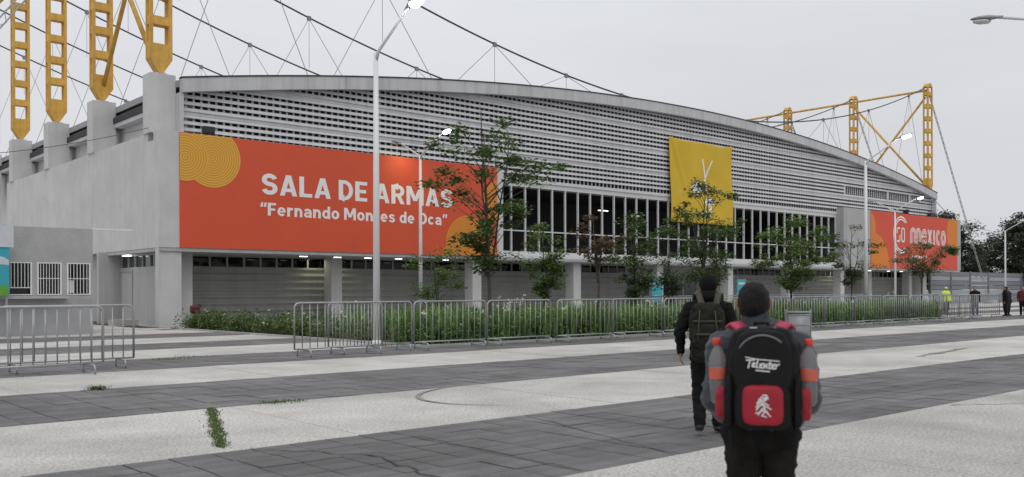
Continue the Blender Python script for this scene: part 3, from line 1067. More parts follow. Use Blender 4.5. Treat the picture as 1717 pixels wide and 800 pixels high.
tri(lambda o: [arcpts(87.55, zb+0.72, 0.58-o, 0.70-o, 330, 20, 14), [H(87.55-0.58+o, 0.72), H(87.55+0.5-o, 0.72+0.1*o)]])
tri(lambda o: [[H(88.3+o*0.7, 0), H(88.9+o*0.7, 1.42)], [H(88.3+o*0.7, 1.42), H(88.9+o*0.7, 0)]])
tri(lambda o: [[H(89.5+o*0.8, 0), H(89.5+o*0.8, 1.42)]])
tri(lambda o: [arcpts(90.55, zb+0.72, 0.50-o*0.9, 0.70-o, 50, 310, 14)])
tri(lambda o: [arcpts(91.65, zb+0.72, 0.52-o*0.9, 0.70-o, 0, 360, 18)])
for i in range(9):
    b = MB(); b.flat_y([(85.0+0.36*i, 4.5), (85.22+0.36*i, 4.5), (85.22+0.36*i, 4.75), (85.0+0.36*i, 4.75)], yl[0]); b.build('small_letter', 'print_white', rb)
# yellow hanging banner
def ydisp(x, z):
    t = min(1.0, max(0.0, (12.25 - z) / 5.9))
    fold = 0.12*math.sin((x-50.1)*2.1 + z*0.9)*(1-t)**1.5 + 0.05*math.sin((x-50.1)*1.3 - (z-12)*1.7)*(1-t) + 0.02*math.sin(x*5+z*2)*t
    diag = 0.13*math.exp(-((x-50.3) - (12.2-z)*0.42)**2/0.03)*max(0, 1-t*1.4)
    return YF - 0.26 - 0.5*fold - diag - 0.10*t
yb = thing('banner', 'yellow cloth banner with white crossed blades hanging over the slatted front and windows', 'banner', (53.7, YF-0.2, 6.2))
m = MB()
nx, nzz = 60, 50
V = []
for j in range(nzz+1):
    for i in range(nx+1):
        u, v = i/nx, j/nzz
        x = 50.13 + 7.2*u + 0.05*math.sin(v*6)
        z = 6.27 + 5.85*v + 0.10*u*0 + (0.10*math.sin(u*PI*3)*(-0.6) - 0.14*math.sin(u*PI))*v**6
        V.append((x, ydisp(x, z), z))
m.add(V, [(j*(nx+1)+i, j*(nx+1)+i+1, (j+1)*(nx+1)+i+1, (j+1)*(nx+1)+i) for j in range(nzz) for i in range(nx)])
o = m.build('cloth', 'banner_yellow', yb, smooth=True)
sm = o.modifiers.new('thick', 'SOLIDIFY'); sm.thickness = 0.012; sm.offset = 1
def yprint(name, polys):
    b = MB()
    for p in polys:
        b.add([(x, ydisp(x, z)-(0.022 if len(yb.children) % 2 else 0.026), z) for x, z in p], [tuple(range(len(p)))])
    return b.build(name, 'print_white', yb)
def bar(p, q, w, n=10):
    out = []
    p, q = Vector(p), Vector(q)
    d = (q-p).normalized(); nn = Vector((-d.y, d.x))*w/2
    for i in range(n):
        a, c = p+(q-p)*i/n, p+(q-p)*(i+1)/n
        out.append([tuple(a-nn), tuple(c-nn), tuple(c+nn), tuple(a+nn)])
    return out
def blob(c, rx, rz, n=8):
    out = []
    for i in range(n):
        for k in range(3):
            a0, a1 = 2*PI*i/n, 2*PI*(i+1)/n
            r0, r1 = k/3, (k+1)/3
            out.append([(c[0]+rx*r0*math.cos(a0), c[1]+rz*r0*math.sin(a0)), (c[0]+rx*r1*math.cos(a0), c[1]+rz*r1*math.sin(a0)),
                        (c[0]+rx*r1*math.cos(a1), c[1]+rz*r1*math.sin(a1)), (c[0]+rx*r0*math.cos(a1), c[1]+rz*r0*math.sin(a1))])
    return [[p for k, p in enumerate(q) if p not in q[:k]] for q in out]
yprint('crossed_blade', bar((53.80, 10.9), (54.25, 8.6), 0.12))
yprint('crossed_blade', [[(x, z) for x, z in q] for q in bar((54.85, 10.85), (53.45, 8.6), 0.12)])
yprint('white_figure', blob((53.1, 8.75), 0.65, 0.5) + blob((54.5, 7.85), 0.6, 0.3) + blob((53.9, 7.0), 0.35, 0.22) + blob((54.6, 7.3), 0.18, 0.5))

# floodlight box above the left banner
fl = thing('floodlight', 'small black floodlight box fixed above the ringed disc of the red banner', 'floodlight', (17.2, YB+0.2, 8.6))
m = MB().box(16.98, 17.48, YB-0.02, YB+0.26, 8.62, 8.92)
m.build('housing', 'fixture_black', fl)
m = MB().box(17.20, 17.26, YB+0.10, YB+0.16, 8.535, 8.62)
m.build('bracket', 'fixture_black', fl)
m = MB().box(17.02, 17.44, YB-0.034, YB-0.021, 8.66, 8.88)
m.build('lens', 'fixture_black', fl)
# aerial on the right box roof
an = thing('roof_aerial', 'thin aerial with small box on top of the far right banner wall', 'aerial', (90, YF+0.2, 8.53))
m = MB(); m.tube([(90, YB+0.4, 8.53), (90, YB+0.4, 10.1)], 0.03, 6); m.tube([(89.3, YB+0.4, 9.1), (90.9, YB+0.4, 8.95)], 0.03, 6)
m.build('mast', 'fixture_black', an)
m = MB().box(89.6, 90.9, YB+0.25, YB+0.6, 8.531, 8.9); m.build('box', 'fixture_black', an)
for i, x in enumerate((84.9, 92.6, 94.3)):
    v = thing('roof_vent', ['dark roof vent beside the last slats above the far red banner', 'dark roof vent in the middle of the far red banner top', 'small dark roof vent at the right corner of the far red banner'][i], 'vent', (x, YB+0.4, 8.53), 'vents on the far banner wall')
    m = MB().lathe([(0.16, 0), (0.16, 0.25), (0.3, 0.28), (0.3, 0.40), (0.1, 0.52)], (0, 0, 0), 10); part('cowl', m, 'fixture_black', v)

# ================================================================== MASTS AND CABLES
def make_mast(label, x, y):
    t = thing('mast', label, 'mast', (x, y, 11.24), 'yellow masts along the roof edges')
    W, D, ch, cd = 1.0, 0.54, 0.15, 0.12
    z0, zt = 0.62, 10.3
    for sx in (-1, 1):
        for sy in (-1, 1):
            x0, x1 = sorted((sx*W/2, sx*(W/2-ch))); y0, y1 = sorted((sy*D/2, sy*(D/2-cd)))
            m = MB().box(x0, x1, y0, y1, z0, zt); part('chord', m, 'mast_paint', t)
    m = MB().prism_y([(-W/2, z0-0.002), (-0.10, 0.0), (0.10, 0.0), (W/2, z0-0.002)], -D/2, D/2); part('foot_plate', m, 'mast_paint', t)
    z = z0 + 0.005
    first = True
    while z < zt - 0.2:
        hgt = 0.66 if first else 0.38
        m = MB().box(-W/2+0.02, W/2-0.02, -D/2+0.02, D/2-0.02, z, z+hgt); part('batten', m, 'mast_paint', t)
        z += hgt + 0.84
        first = False
    m = MB().prism_y([(-W/2, zt+0.002), (W/2, zt+0.002), (0.16, zt+0.35), (-0.16, zt+0.35)], -D/2, D/2); part('head', m, 'mast_paint', t)
    return t
for i in range(6):
    make_mast('yellow steel ladder mast, ' + ORD[i] + ' from the front on the left roof edge', 15.48, MY[i])
    make_mast('yellow steel ladder mast, ' + ORD[i] + ' from the front on the right roof edge', 91.32, MY[i])
for xm, side in ((15.48, 'left'), (91.32, 'right')):
    t = thing('tie_beam', 'long yellow tube joining the mast heads along the %s roof edge' % side, 'beam', (xm, MY[0], 21.3), 'tubes joining the mast heads')
    m = MB(); m.tube([(xm, MY[0]-0.1, 21.25), (xm, MY[5]+0.1, 21.25)], 0.11, 8); m.build('tube', 'mast_paint', t, True)
    m = MB(); m.tube([(xm+0.05, MY[0]+0.25, 20.6), (xm+0.05, MY[1]-0.1, 11.9)], 0.11, 8)
    o = m.build('brace', 'mast_paint', None, True)
    tag(o, 'yellow diagonal brace falling from the front mast head on the %s roof edge' % side, 'brace', 'diagonal braces between the masts')
    m = MB(); m.tube([(xm-0.2, MY[1]-0.25, 20.6), (xm-0.2, MY[0]+0.2, 11.9)], 0.11, 8)
    o = m.build('brace', 'mast_paint', None, True)
    tag(o, 'yellow diagonal brace falling from the second mast head on the %s roof edge' % side, 'brace', 'diagonal braces between the masts')
XCB, HB, Z0B = 53.4, 37.9, 14.28
def zc(x): return Z0B + 7.35*((x-XCB)/HB)**2
for i in range(6):
    y = MY[i]
    t = thing('suspension_cable', 'dark suspension cable with thin hangers over the roof, ' + ORD[i] + ' from the front', 'cable', (XCB, y, 14.2), 'cables over the roof')
    m = MB(); m.tube([(x, y, zc(x)) for x in np.linspace(15.6, 91.2, 48)], 0.052, 6); m.build('cable', 'cable_dark', t, True)
    for xn in (19.5, 27.3, 35.1, 41.0, 46.2):
        for s in (1, -1):
            xx_ = xn if s == 1 else 2*XCB - xn
            m = MB()
            for dx in (-3.2, 3.6):
                xe = xx_ + dx
                m.tube([(xx_, y, zc(xx_)-0.05), (xe, y + (0.2 if dx > 0 else -0.2), ztop(xe)-0.03)], 0.018, 4)
            m.tube([(xx_, y, zc(xx_)-0.02), (xx_, y, max(ztop(xx_), zc(xx_)-3.0))], 0.014, 4)
            m.box(xx_-0.12, xx_+0.12, y-0.05, y+0.05, zc(xx_)-0.16, zc(xx_)+0.10)
            m.build('hanger', 'cable_thin', t)
# lattice back stays
for i in range(6):
    for xm, s, side in ((91.32, 1, 'right'), (15.48, -1, 'left')):
        if side == 'left' and i > 0: continue
        y = MY[i]
        t = thing('back_stay', 'grey lattice back stay running from the ' + ORD[i] + ' ' + side + ' mast head to the ground', 'stay', (xm + s*16, y, 0), 'lattice stays of the masts')
        p0, p1 = Vector((xm + s*0.3, y, 20.9)), Vector((xm + s*15.0, y, 0.0))
        m = MB()
        for dx in (-0.20, 0.20): m.tube([p0 + Vector((dx*0.6, 0, 0)), p1 + Vector((dx, 0, 0))], 0.032, 5)
        nseg = 44
        for j in range(nseg):
            a = p0 + (p1-p0)*j/nseg + Vector((-0.2 if j % 2 else 0.2, 0, 0))
            c = p0 + (p1-p0)*(j+1)/nseg + Vector((0.2 if j % 2 else -0.2, 0, 0))
            m.tube([a, c], 0.02, 4)
        m.build('lattice', 'stay_metal', t)
        m = MB().box(p1.x-0.6, p1.x+0.6, y-0.5, y+0.5, -0.01, 0.4); m.build('anchor_block', 'concrete', t)

# loose wires
def wire(name, label, p, q, sag, r=0.012):
    p, q = Vector(p), Vector(q)
    pts = [p + (q-p)*t - Vector((0, 0, sag*4*t*(1-t))) for t in np.linspace(0, 1, 20)]
    m = MB(); m.tube(pts, r, 5)
    tag(m.build(name, 'cable_dark'), label, 'wire')
wire('overhead_wire', 'thin wire slung from the front left shaft across the side wall', (14.95, 41.0, 8.75), (3.0, 41.5, 6.4), 0.5, 0.014)
wire('overhead_wire', 'thin wire running from the right roof corner out of the picture', (91.9, 41, 10.7), (150, 60, 12.0), 1.2, 0.03)

# ================================================================== TICKET BOOTH
bt = thing('ticket_booth', 'grey rendered ticket booth with white barred windows and a long counter', 'booth', (7, 37, 0))
YT = 35.4
wins = [(6.05, 6.85), (7.10, 7.85), (8.06, 8.81), (9.01, 9.78), (9.99, 10.76)]
m = MB()
m.box(2.0, 10.86, YT, YT+0.2, 2.56, 3.82)
xs_ = [2.0] + [v for w in wins for v in w] + [10.86]
for i in range(0, len(xs_), 2): m.box(xs_[i], xs_[i+1], YT, YT+0.2, 1.42, 2.559)
m.box(2.0, 10.86, YT+0.002, YT+0.2, 1.30, 1.419)
m.box(10.66, 10.86, YT+0.201, YT+4, 0, 3.82)
m.box(2.0, 10.66, YT+3.8, YT+4, 0, 3.82)
m.build('wall', 'booth_render', bt)
m = MB().box(2.0, 10.865, YT-0.012, YT+0.2, 0, 1.299); m.build('base_wall', 'booth_base', bt)
m = MB().box(1.95, 10.66, YT+0.2, YT+3.8, 3.70, 3.80); m.build('roof', 'concrete', bt)
m = MB().box(2.0, 9.95, YT-0.36, YT-0.013, 1.30, 1.40); m.build('counter', 'concrete', bt)
m = MB().box(10.87, 12.3, YT+0.02, YT+0.12, 3.80, 3.87); m.build('canopy_beam', 'white_metal', bt)
m = MB(); m.box(2.2, 10.6, YT+1.6, YT+1.7, 0.0, 3.69); m.build('back_panel', 'dark_room', bt)
for i, (a, b_) in enumerate(wins):
    f = MB()
    y0, y1 = YT-0.02, YT+0.03
    f.box(a-0.02, a+0.035, y0, y1, 1.425, 2.575); f.box(b_-0.035, b_+0.02, y0, y1, 1.425, 2.575)
    f.box(a+0.036, b_-0.036, y0, y1, 2.54, 2.575); f.box(a+0.036, b_-0.036, y0, y1, 1.425, 1.46)
    w = f.build('window', 'white_metal', bt)
    nb = 6 if i % 2 == 0 else 7
    z0 = 1.70 if i == 2 else 1.461
    if i == 2:
        f = MB().box(a+0.036, b_-0.036, y0, y1, 1.67, 1.70); f.build('rail', 'white_metal', w)
    else:
        f = MB().box(a+0.036, b_-0.036, y0+0.012, y1-0.012, 2.0, 2.025); f.build('rail', 'white_metal', w)
    for j in range(nb):
        x = a + 0.05 + (b_-a-0.10)*(j+0.5)/nb
        f = MB(); f.tube([(x, YT-0.005, z0), (x, YT-0.005, 2.539)], 0.013, 6); f.build('bar', 'white_metal', w)
    f = MB().box(a+0.03, b_-0.03, YT+0.12, YT+0.13, 1.43, 2.55); f.build('pane', 'window_glass', w)
    if i in (3, 4):
        f = MB()
        n_ = 14
        for j in range(n_):
            xa = a + (b_-a)*(0.55 + 0.45*j/n_); xb2 = a + (b_-a)*(0.55 + 0.45*(j+1)/n_)
            ya, yb_ = YT+0.3+0.03*(j % 2), YT+0.3+0.03*((j+1) % 2)
            f.add([(xa, ya, 1.43), (xb2, yb_, 1.43), (xb2, yb_, 2.55), (xa, ya, 2.55)], [(0, 1, 2, 3)])
        f.build('curtain', 'curtain', w)
    if i == 4:
        f = MB().box(a+0.06, a+0.26, YT+0.10, YT+0.112, 1.5, 1.95); f.build('paper_notice', 'paper', w)
# information board at the left edge
ib = thing('information_board', 'cyan and green printed board with a white top sheet leaning at the ticket booth', 'board', (7.2, YT-0.5, 0))
m = MB(); m.box(6.1, 7.98, YT-0.62, YT-0.58, 1.40, 3.05); m.build('panel', 'cyan_print', ib)
m = MB(); m.box(6.0, 8.10, YT-0.66, YT-0.56, 3.052, 3.80); m.build('top_sheet', 'sheet_white', ib)
m = MB(); m.add([(6.1, YT-0.624, 1.41), (7.96, YT-0.624, 1.41), (7.95, YT-0.624, 1.60), (7.88, YT-0.624, 1.82), (7.75, YT-0.624, 1.72), (7.4, YT-0.624, 1.9), (6.1, YT-0.624, 1.7)], [(0, 1, 2, 3, 4, 5, 6)]); m.build('printed_hill', 'green_print', ib)
m = MB(); m.add([(7.3, YT-0.624, 2.5), (7.96, YT-0.624, 2.45), (7.96, YT-0.624, 2.62), (7.8, YT-0.624, 2.72), (7.3, YT-0.624, 2.8)], [(0, 1, 2, 3, 4)]); m.build('printed_cloud', 'sheet_white', ib)
m = MB()
for x in (6.2, 7.9): m.box(x-0.03, x+0.03, YT-0.57, YT-0.52, 0, 3.05)
m.build('post', 'stay_metal', ib)

# ================================================================== STREET LAMPS
def street_lamp(label, x, y, arms, zf=8.13, rot=0.0):
    t = thing('street_lamp', label, 'street lamp', (x, y, 0), 'white street lamps')
    m = MB(); m.tube([(0, 0, 0), (0, 0, zf*0.5), (0, 0, zf)], [0.105, 0.088, 0.066], 12); part('pole', m, 'lamp_pole', t, True)
    m = MB().box(-0.2, 0.2, -0.2, 0.2, 0, 0.03); m.lathe([(0.15, 0.03), (0.15, 0.10), (0.11, 0.16)], n=12); part('base', m, 'lamp_pole', t)
    for (ang, L, rise, lit) in arms:
        d = Vector((math.cos(ang), math.sin(ang), 0))
        m = MB()
        pts = [Vector((0, 0, zf-0.25)), d*0.12 + Vector((0, 0, zf+0.02)), d*L + Vector((0, 0, zf+rise))]
        m.tube(pts, [0.05, 0.046, 0.036], 8); a = part('arm', m, 'lamp_pole', t, True)
        hd = Vector((d.x, d.y, rise/L*0.45)).normalized()
        sx = Vector((-d.y, d.x, 0)); up = hd.cross(sx) * -1
        if up.z < 0: up = -up
        c0 = pts[-1]
        rings = [(-0.12, 0.04, 0.04), (0.05, 0.085, 0.06), (0.22, 0.15, 0.085), (0.45, 0.16, 0.075), (0.62, 0.11, 0.05), (0.70, 0.04, 0.02)]
        V, Fc, n_ = [], [], 12
        for (l, w, h) in rings:
            for k in range(n_):
                th = 2*PI*k/n_
                zz = math.sin(th)
                zz = zz*h if zz > 0 else zz*h*0.45
                V.append(tuple(c0 + hd*l + sx*(w*math.cos(th)) + up*zz))
        for i in range(len(rings)-1):
            for k in range(n_):
                k2 = (k+1) % n_
                Fc.append((i*n_+k, i*n_+k2, (i+1)*n_+k2, (i+1)*n_+k))
        Fc += [tuple(range(n_))[::-1], tuple(range((len(rings)-1)*n_, len(rings)*n_))]
        h_ = part('lamp_head', MB().add(V, Fc), 'lamp_head', t, True)
        V, Fc = [], []
        for (l, w, h) in [(0.20, 0.10, 0.05), (0.26, 0.15, 0.085), (0.48, 0.155, 0.085), (0.60, 0.10, 0.055)]:
            for k in range(n_):
                th = 2*PI*k/n_
                V.append(tuple(c0 + hd*l + sx*(w*math.cos(th)) + up*(h*1.1*math.sin(th)*(1 if math.sin(th) < 0 else 0.1) - 0.045)))
        for i in range(3):
            for k in range(n_):
                k2 = (k+1) % n_
                Fc.append((i*n_+k, i*n_+k2, (i+1)*n_+k2, (i+1)*n_+k))
        Fc += [tuple(range(n_))[::-1], tuple(range(3*n_, 4*n_))]
        part('lens', MB().add(V, Fc), 'lamp_lens' if lit else 'lamp_lens_off', h_, True)
    return t
mY, pY = -PI/2, PI/2
street_lamp('tall white lamp post behind the barriers crossing the red banner, lit head off the top', 14.17, 21.72, [(mY, 1.55, 0.90, True)])
lampB = street_lamp('two-armed white lamp post standing close before the red banner lettering', 26.46, 36.67, [(mY, 1.75, 0.85, True), (pY, 1.75, 0.85, False)])
street_lamp('tall white single-arm lamp post with bright head in front of the hall right end', 45.0, 23.5, [(mY, 1.75, 0.95, True)])
street_lamp('two-armed white lamp post before the far red banner', 74.92, 36.56, [(mY, 1.75, 0.85, True), (pY, 1.75, 0.85, False)])
street_lamp('distant white lamp post in front of the trees at the right edge', 100.9, 37.6, [(mY, 1.6, 0.8, False)], 7.6)
street_lamp('lamp post outside the right edge with only its unlit head reaching into the sky', 25.35, 7.4, [(pY, 2.2, 0.62, False)], 7.95)
# added lamp for the warm wash on the banner; no fixture is seen there
wl_ = thing('added_lamp', 'small added lamp at the top edge of the red banner for its warm glow', 'added lamp', (27.6, YB-1.1, 8.75))
m = MB().box(27.45, 27.75, YB-1.16, YB-1.04, 8.74, 8.80); m.box(27.585, 27.615, YB-1.04, YB+0.1, 8.755, 8.785); m.box(27.585, 27.615, YB+0.07, YB+0.1, 8.53, 8.755)
m.build('housing', 'fixture_black', wl_)
ld = bpy.data.lights.new('added_lamp_light', 'SPOT')
ld.energy = 60; ld.color = (1.0, 0.95, 0.45); ld.spot_size = R(150); ld.spot_blend = 1.0; ld.shadow_soft_size = 0.08
lo = bpy.data.objects.new('added_lamp_light', ld); COL.objects.link(lo); lo.parent = wl_
lo.location = (0, 0, -0.03)
lo.rotation_euler = Vector((0, -0.9, 1)).to_track_quat('Z', 'Y').to_euler()

# ================================================================== CROWD BARRIERS
BL, BH = 2.42, 1.25
def barrier_meshes():
    r = 0.021
    z0, z1 = 0.20, BH
    m = MB()
    pts = [(-BL/2, 0, z0)]
    for a in range(0, 91, 30):
        pts.append((-BL/2 + 0.12 - 0.12*math.cos(R(a)), 0, z1 - 0.12 + 0.12*math.sin(R(a))))
    for a in range(90, -1, -30):
        pts.append((BL/2 - 0.12 + 0.12*math.cos(R(a)), 0, z1 - 0.12 + 0.12*math.sin(R(a))))
    pts.append((BL/2, 0, z0))
    m.tube(pts, r, 8)
    fr = m.mesh('frame', 'galvanised', True)
    m = MB(); m.tube([(-BL/2, 0, z0), (BL/2, 0, z0)], 0.019, 8); rail = m.mesh('bottom_rail', 'galvanised', True)
    m = MB(); m.tube([(0, 0, z0), (0, 0, z1)], 0.0115, 6); bar_ = m.mesh('bar', 'galvanised', True)
    m = MB()
    ft = [(0, -0.30, 0.012), (0, -0.30, 0.10)] + [(0, -0.30+0.07-0.07*math.cos(R(a)), 0.10+0.075*math.sin(R(a))) for a in (30, 60, 90)]
    ft += [(0, 0.23+0.07*math.sin(R(a)), 0.10+0.075*math.cos(R(a))) for a in (0, 30, 60, 90)] + [(0, 0.30, 0.012)]
    m.tube(ft, 0.018, 7)
    m.tube([(0, -0.29, 0.055), (0, 0.29, 0.055)], 0.012, 6)
    foot = m.mesh('foot', 'galvanised', True)
    return fr, rail, bar_, foot
FR, RAIL, BARM, FOOT = barrier_meshes()
NB = 11
def barrier(label, x, y, rz=0.0, group='steel crowd barriers', tilt=0.0):
    t = thing('crowd_barrier', label, 'barrier', (x, y, 0), group, rz)
    t.rotation_euler = (tilt, 0, rz)
    link('frame', FR, t, False); link('bottom_rail', RAIL, t, False)
    for k in range(NB):
        o = link('bar', BARM, t, False); o.location.x = -BL/2 + BL*(k+1)/(NB+1)
    for s in (-1, 1):
        o = link('foot', FOOT, t, False); o.location.x = s*(BL/2-0.25)
    return t
r3 = random.Random(5)
YBR = 19.42
barrier('steel crowd barrier nearest to the camera at the left edge, in front of the booth', 5.70 - BL/2, 17.95, R(2))
barrier('steel crowd barrier just behind the nearest one, in front of the white corner column', 6.58 - BL/2, 18.95, R(-1.5))
barrier('steel crowd barrier at the left end of the long row by the flower bed', 10.19 + BL/2, 19.05, R(2.0))
barrier('second crowd barrier of the long row, crossed by the tall lamp post', 11.23 + BL/2, 19.30, R(0.5))
xs0 = 13.80
k = 0
while xs0 + BL < 49.0:
    barrier('crowd barrier in the long row, ' + ORD[k] + ' to the right of the tall lamp post', xs0 + BL/2, YBR + r3.uniform(-0.10, 0.10), R(r3.uniform(-1.2, 1.2)), tilt=R(r3.uniform(-1.0, 1.0)))
    xs0 += BL + 0.09
    k += 1
# second row across the bed, towards the entrance
for k in range(9):
    barrier('steel crowd barrier in the back row beyond the plants, ' + ORD[k] + ' from the left', 33.5 + k*(BL+0.08), 27.5 + 0.15*k, R(r3.uniform(-2, 3)), group='barriers of the back row')
for k, (x, y, a) in enumerate([(49.8, 21.0, 55), (51.2, 20.0, -8), (50.6, 22.8, 70), (54.0, 24.5, 5), (56.5, 25.0, 3)]):
    barrier('steel crowd barrier among the standing people at the right, ' + ORD[k] + ' of the loose ones', x, y, R(a), group='loose barriers at the right')

# ================================================================== LITTER BIN
bn = thing('litter_bin', 'grey metal litter bin with band lines standing behind the man with the red backpack', 'bin', (20.95, 12.75, 0))
m = MB(); m.lathe([(0.27, 0.06), (0.275, 0.40), (0.28, 0.90)], n=20); part('body', m, 'bin_metal', bn, True)
for z in (0.32, 0.62, 0.88):
    m = MB(); m.lathe([(0.279, z), (0.288, z+0.005), (0.288, z+0.03), (0.279, z+0.035)], n=20); part('band', m, 'galvanised', bn)
m = MB(); m.lathe([(0.285, 0.935), (0.30, 0.94), (0.30, 0.975), (0.25, 0.975), (0.245, 0.94)], n=20); part('rim', m, 'galvanised', bn)
m = MB(); m.lathe([(0.24, 0.905), (0.24, 0.93)], n=16); part('inner_bag', m, 'bin_dark', bn)
for s in (-1, 1):
    m = MB(); m.tube([(s*0.31, 0, 0), (s*0.31, 0, 1.02)], 0.02, 8); m.tube([(s*0.27, 0, 0.6), (s*0.33, 0, 0.6)], 0.018, 6); part('post', m, 'galvanised', bn)
bn.rotation_euler = (0, 0, R(-42))

# ================================================================== VEGETATION
def leaf_quad(V, F, c, size, rnd, flat=0.5, asp=0.55):
    # a folded leaf: two quads along the midrib
    a = rnd.uniform(0, 2*PI)
    d = Vector((math.cos(a), math.sin(a), rnd.gauss(-0.15, flat))).normalized()
    s = d.cross(Vector((rnd.gauss(0, .4), rnd.gauss(0, .4), 1))).normalized()
    L = size * rnd.uniform(0.7, 1.25)
    w = L * asp
    o = len(V)
    n = d.cross(s) * (w*0.12)
    mid = c + d*L*0.5
    V += [tuple(c), tuple(mid + s*w*0.5 + n), tuple(c + d*L), tuple(mid - s*w*0.5 + n)]
    F += [(o, o+1, o+2), (o, o+2, o+3)]
def make_tree(label, x, y, h, spread, crown_lo, nclump, lpc, leaf, lm, seed, lean=(0, 0), group='young trees in the planting bed', trunk_r=0.05, clump_r=0.32,
              name='young_tree', flat=0.35, wide=0.5, fork=0.0, nstem=1):
    """trunk with a few steep stems, side limbs carrying flat leaf clumps; wide = height of the widest part within the crown"""
    rnd = random.Random(seed)
    t = thing(name, label, 'tree', (x, y, 0), group)
    tm_ = MB()
    def trunk_at(q, stem):
        a, k = stem
        w = max(0.0, q-fork)
        sp = Vector((math.cos(a), math.sin(a), 0))*k*w*h
        wob = Vector((mnoise.noise(Vector((q*4, seed, a))), mnoise.noise(Vector((q*4, a, seed+9))), 0))*0.035*h*q
        return Vector((lean[0]*q*q*h, lean[1]*q*q*h, h*0.95*q)) + sp + wob
    a0 = rnd.uniform(0, 2*PI)
    stemsl = [(a0, 0.02)] + [(a0 + 2*PI*(i+1)/nstem + rnd.gauss(0, .3), rnd.uniform(0.12, 0.22)) for i in range(nstem-1)]
    lens = [1.0] + [rnd.uniform(0.75, 0.95) for i in range(nstem-1)]
    for i, st in enumerate(stemsl):
        q0 = 0 if i == 0 else fork
        qs = np.linspace(q0, lens[i], 10)
        tm_.tube([trunk_at(q, st) for q in qs], [trunk_r*(1-0.82*q)*(1 if i == 0 else 0.75) for q in qs], 7)
    V, F = [], []
    for k in range(nclump):
        si = rnd.randrange(len(stemsl))
        q = crown_lo + (lens[si]-crown_lo)*((k+rnd.random())/nclump)
        rel = (q-crown_lo)/(1-crown_lo)
        prof = (rel/wide)**0.7 if rel < wide else max(0.0, 1-((rel-wide)/(1.02-wide))**1.7)
        prof = 0.15+0.85*prof
        base = trunk_at(q, stemsl[si])
        a = rnd.uniform(0, 2*PI)
        rr = spread*prof*math.sqrt(rnd.uniform(0.02, 1))
        tip = base + Vector((math.cos(a)*rr, math.sin(a)*rr, rr*rnd.uniform(0.05, 0.35)))
        if rr > 0.15:
            b0 = trunk_at(max(fork*0.8+0.02, q-0.07-0.05*rr/max(spread, .1)), stemsl[si])
            midp = b0.lerp(tip, 0.5) + Vector((rnd.gauss(0, .05), rnd.gauss(0, .05), 0.10*rr))
            tm_.tube([b0, midp, tip], [trunk_r*0.24, trunk_r*0.15, trunk_r*0.06], 5)
        cr = clump_r*rnd.uniform(0.6, 1.35)
        el = rnd.uniform(0.8, 1.7)
        ca, sa = math.cos(a), math.sin(a)
        for j in range(int(lpc*rnd.uniform(0.5, 1.5))):
            u = Vector((rnd.gauss(0, 1), rnd.gauss(0, 1), rnd.gauss(0, 1))).normalized() * (rnd.random() ** 0.45)
            uu = Vector((ca*u.x*el - sa*u.y, sa*u.x*el + ca*u.y, u.z*0.55))
            leaf_quad(V, F, tip + uu*cr, leaf, rnd, flat)
    part('trunk', tm_, 'bark', t, True)
    part('crown', MB().add(V, F), lm, t)
    return t
make_tree('tallest young tree with several stems, before the right end of the red banner lettering', 18.0, 21.4, 7.4, 1.95, 0.30, 58, 88, 0.15, 'leaf_green', 11, (-0.012, 0.012), trunk_r=0.07, clump_r=0.36, wide=0.58, fork=0.30, nstem=4)
make_tree('small green tree just right of the red banner, before the first windows', 23.4, 24.7, 4.1, 0.95, 0.34, 34, 95, 0.13, 'leaf_light', 12, trunk_r=0.04, clump_r=0.30, wide=0.6, fork=0.4, nstem=2)
make_tree('sparse rusty brown young tree before the windows', 22.1, 20.75, 4.15, 0.9, 0.60, 22, 70, 0.11, 'leaf_rust', 13, (-0.03, 0.0), trunk_r=0.055, clump_r=0.27, wide=0.5, fork=0.45, nstem=3)
make_tree('slim green tree right of the rusty one, before the windows', 27.4, 23.8, 4.75, 1.0, 0.28, 40, 90, 0.13, 'leaf_green', 14, trunk_r=0.045, clump_r=0.32, wide=0.45, fork=0.35, nstem=2)
make_tree('tall open tree with layered branches in front of the yellow banner', 30.2, 22.65, 6.2, 1.75, 0.28, 56, 95, 0.135, 'leaf_green', 15, trunk_r=0.06, clump_r=0.34, wide=0.35, fork=0.35, nstem=3)
make_tree('broad green tree above the litter bin, before the right windows', 34.3, 21.2, 4.7, 1.75, 0.34, 60, 105, 0.135, 'leaf_light', 16, trunk_r=0.06, clump_r=0.34, wide=0.35, fork=0.28, nstem=4)
make_tree('thin tree behind the broad one, before the right windows', 36.5, 26.6, 5.1, 1.2, 0.45, 26, 70, 0.13, 'leaf_dark', 17, trunk_r=0.045, clump_r=0.32, wide=0.5, fork=0.4, nstem=2)
make_tree('sparse tree in front of the plain grey wall beside the far red banner', 46.3, 25.0, 5.3, 1.6, 0.36, 34, 75, 0.135, 'leaf_dark', 18, trunk_r=0.045, clump_r=0.34, wide=0.5, fork=0.35, nstem=3)
make_tree('flat-topped small tree in front of the far red banner', 52.6, 24.1, 4.5, 2.0, 0.55, 36, 100, 0.14, 'leaf_green', 19, trunk_r=0.05, clump_r=0.38, wide=0.4, fork=0.4, nstem=3)
make_tree('low bushy sapling by the two-armed lamp post under the red banner', 20.4, 27.2, 3.3, 1.25, 0.30, 30, 70, 0.12, 'leaf_light', 20, trunk_r=0.03, clump_r=0.32, wide=0.45, fork=0.3, nstem=3)
make_tree('thin low tree half hidden under the yellow banner, behind the dark man', 33.3, 26.9, 4.6, 1.5, 0.30, 40, 80, 0.13, 'leaf_dark', 22, trunk_r=0.04, clump_r=0.34, wide=0.45, fork=0.35, nstem=3)
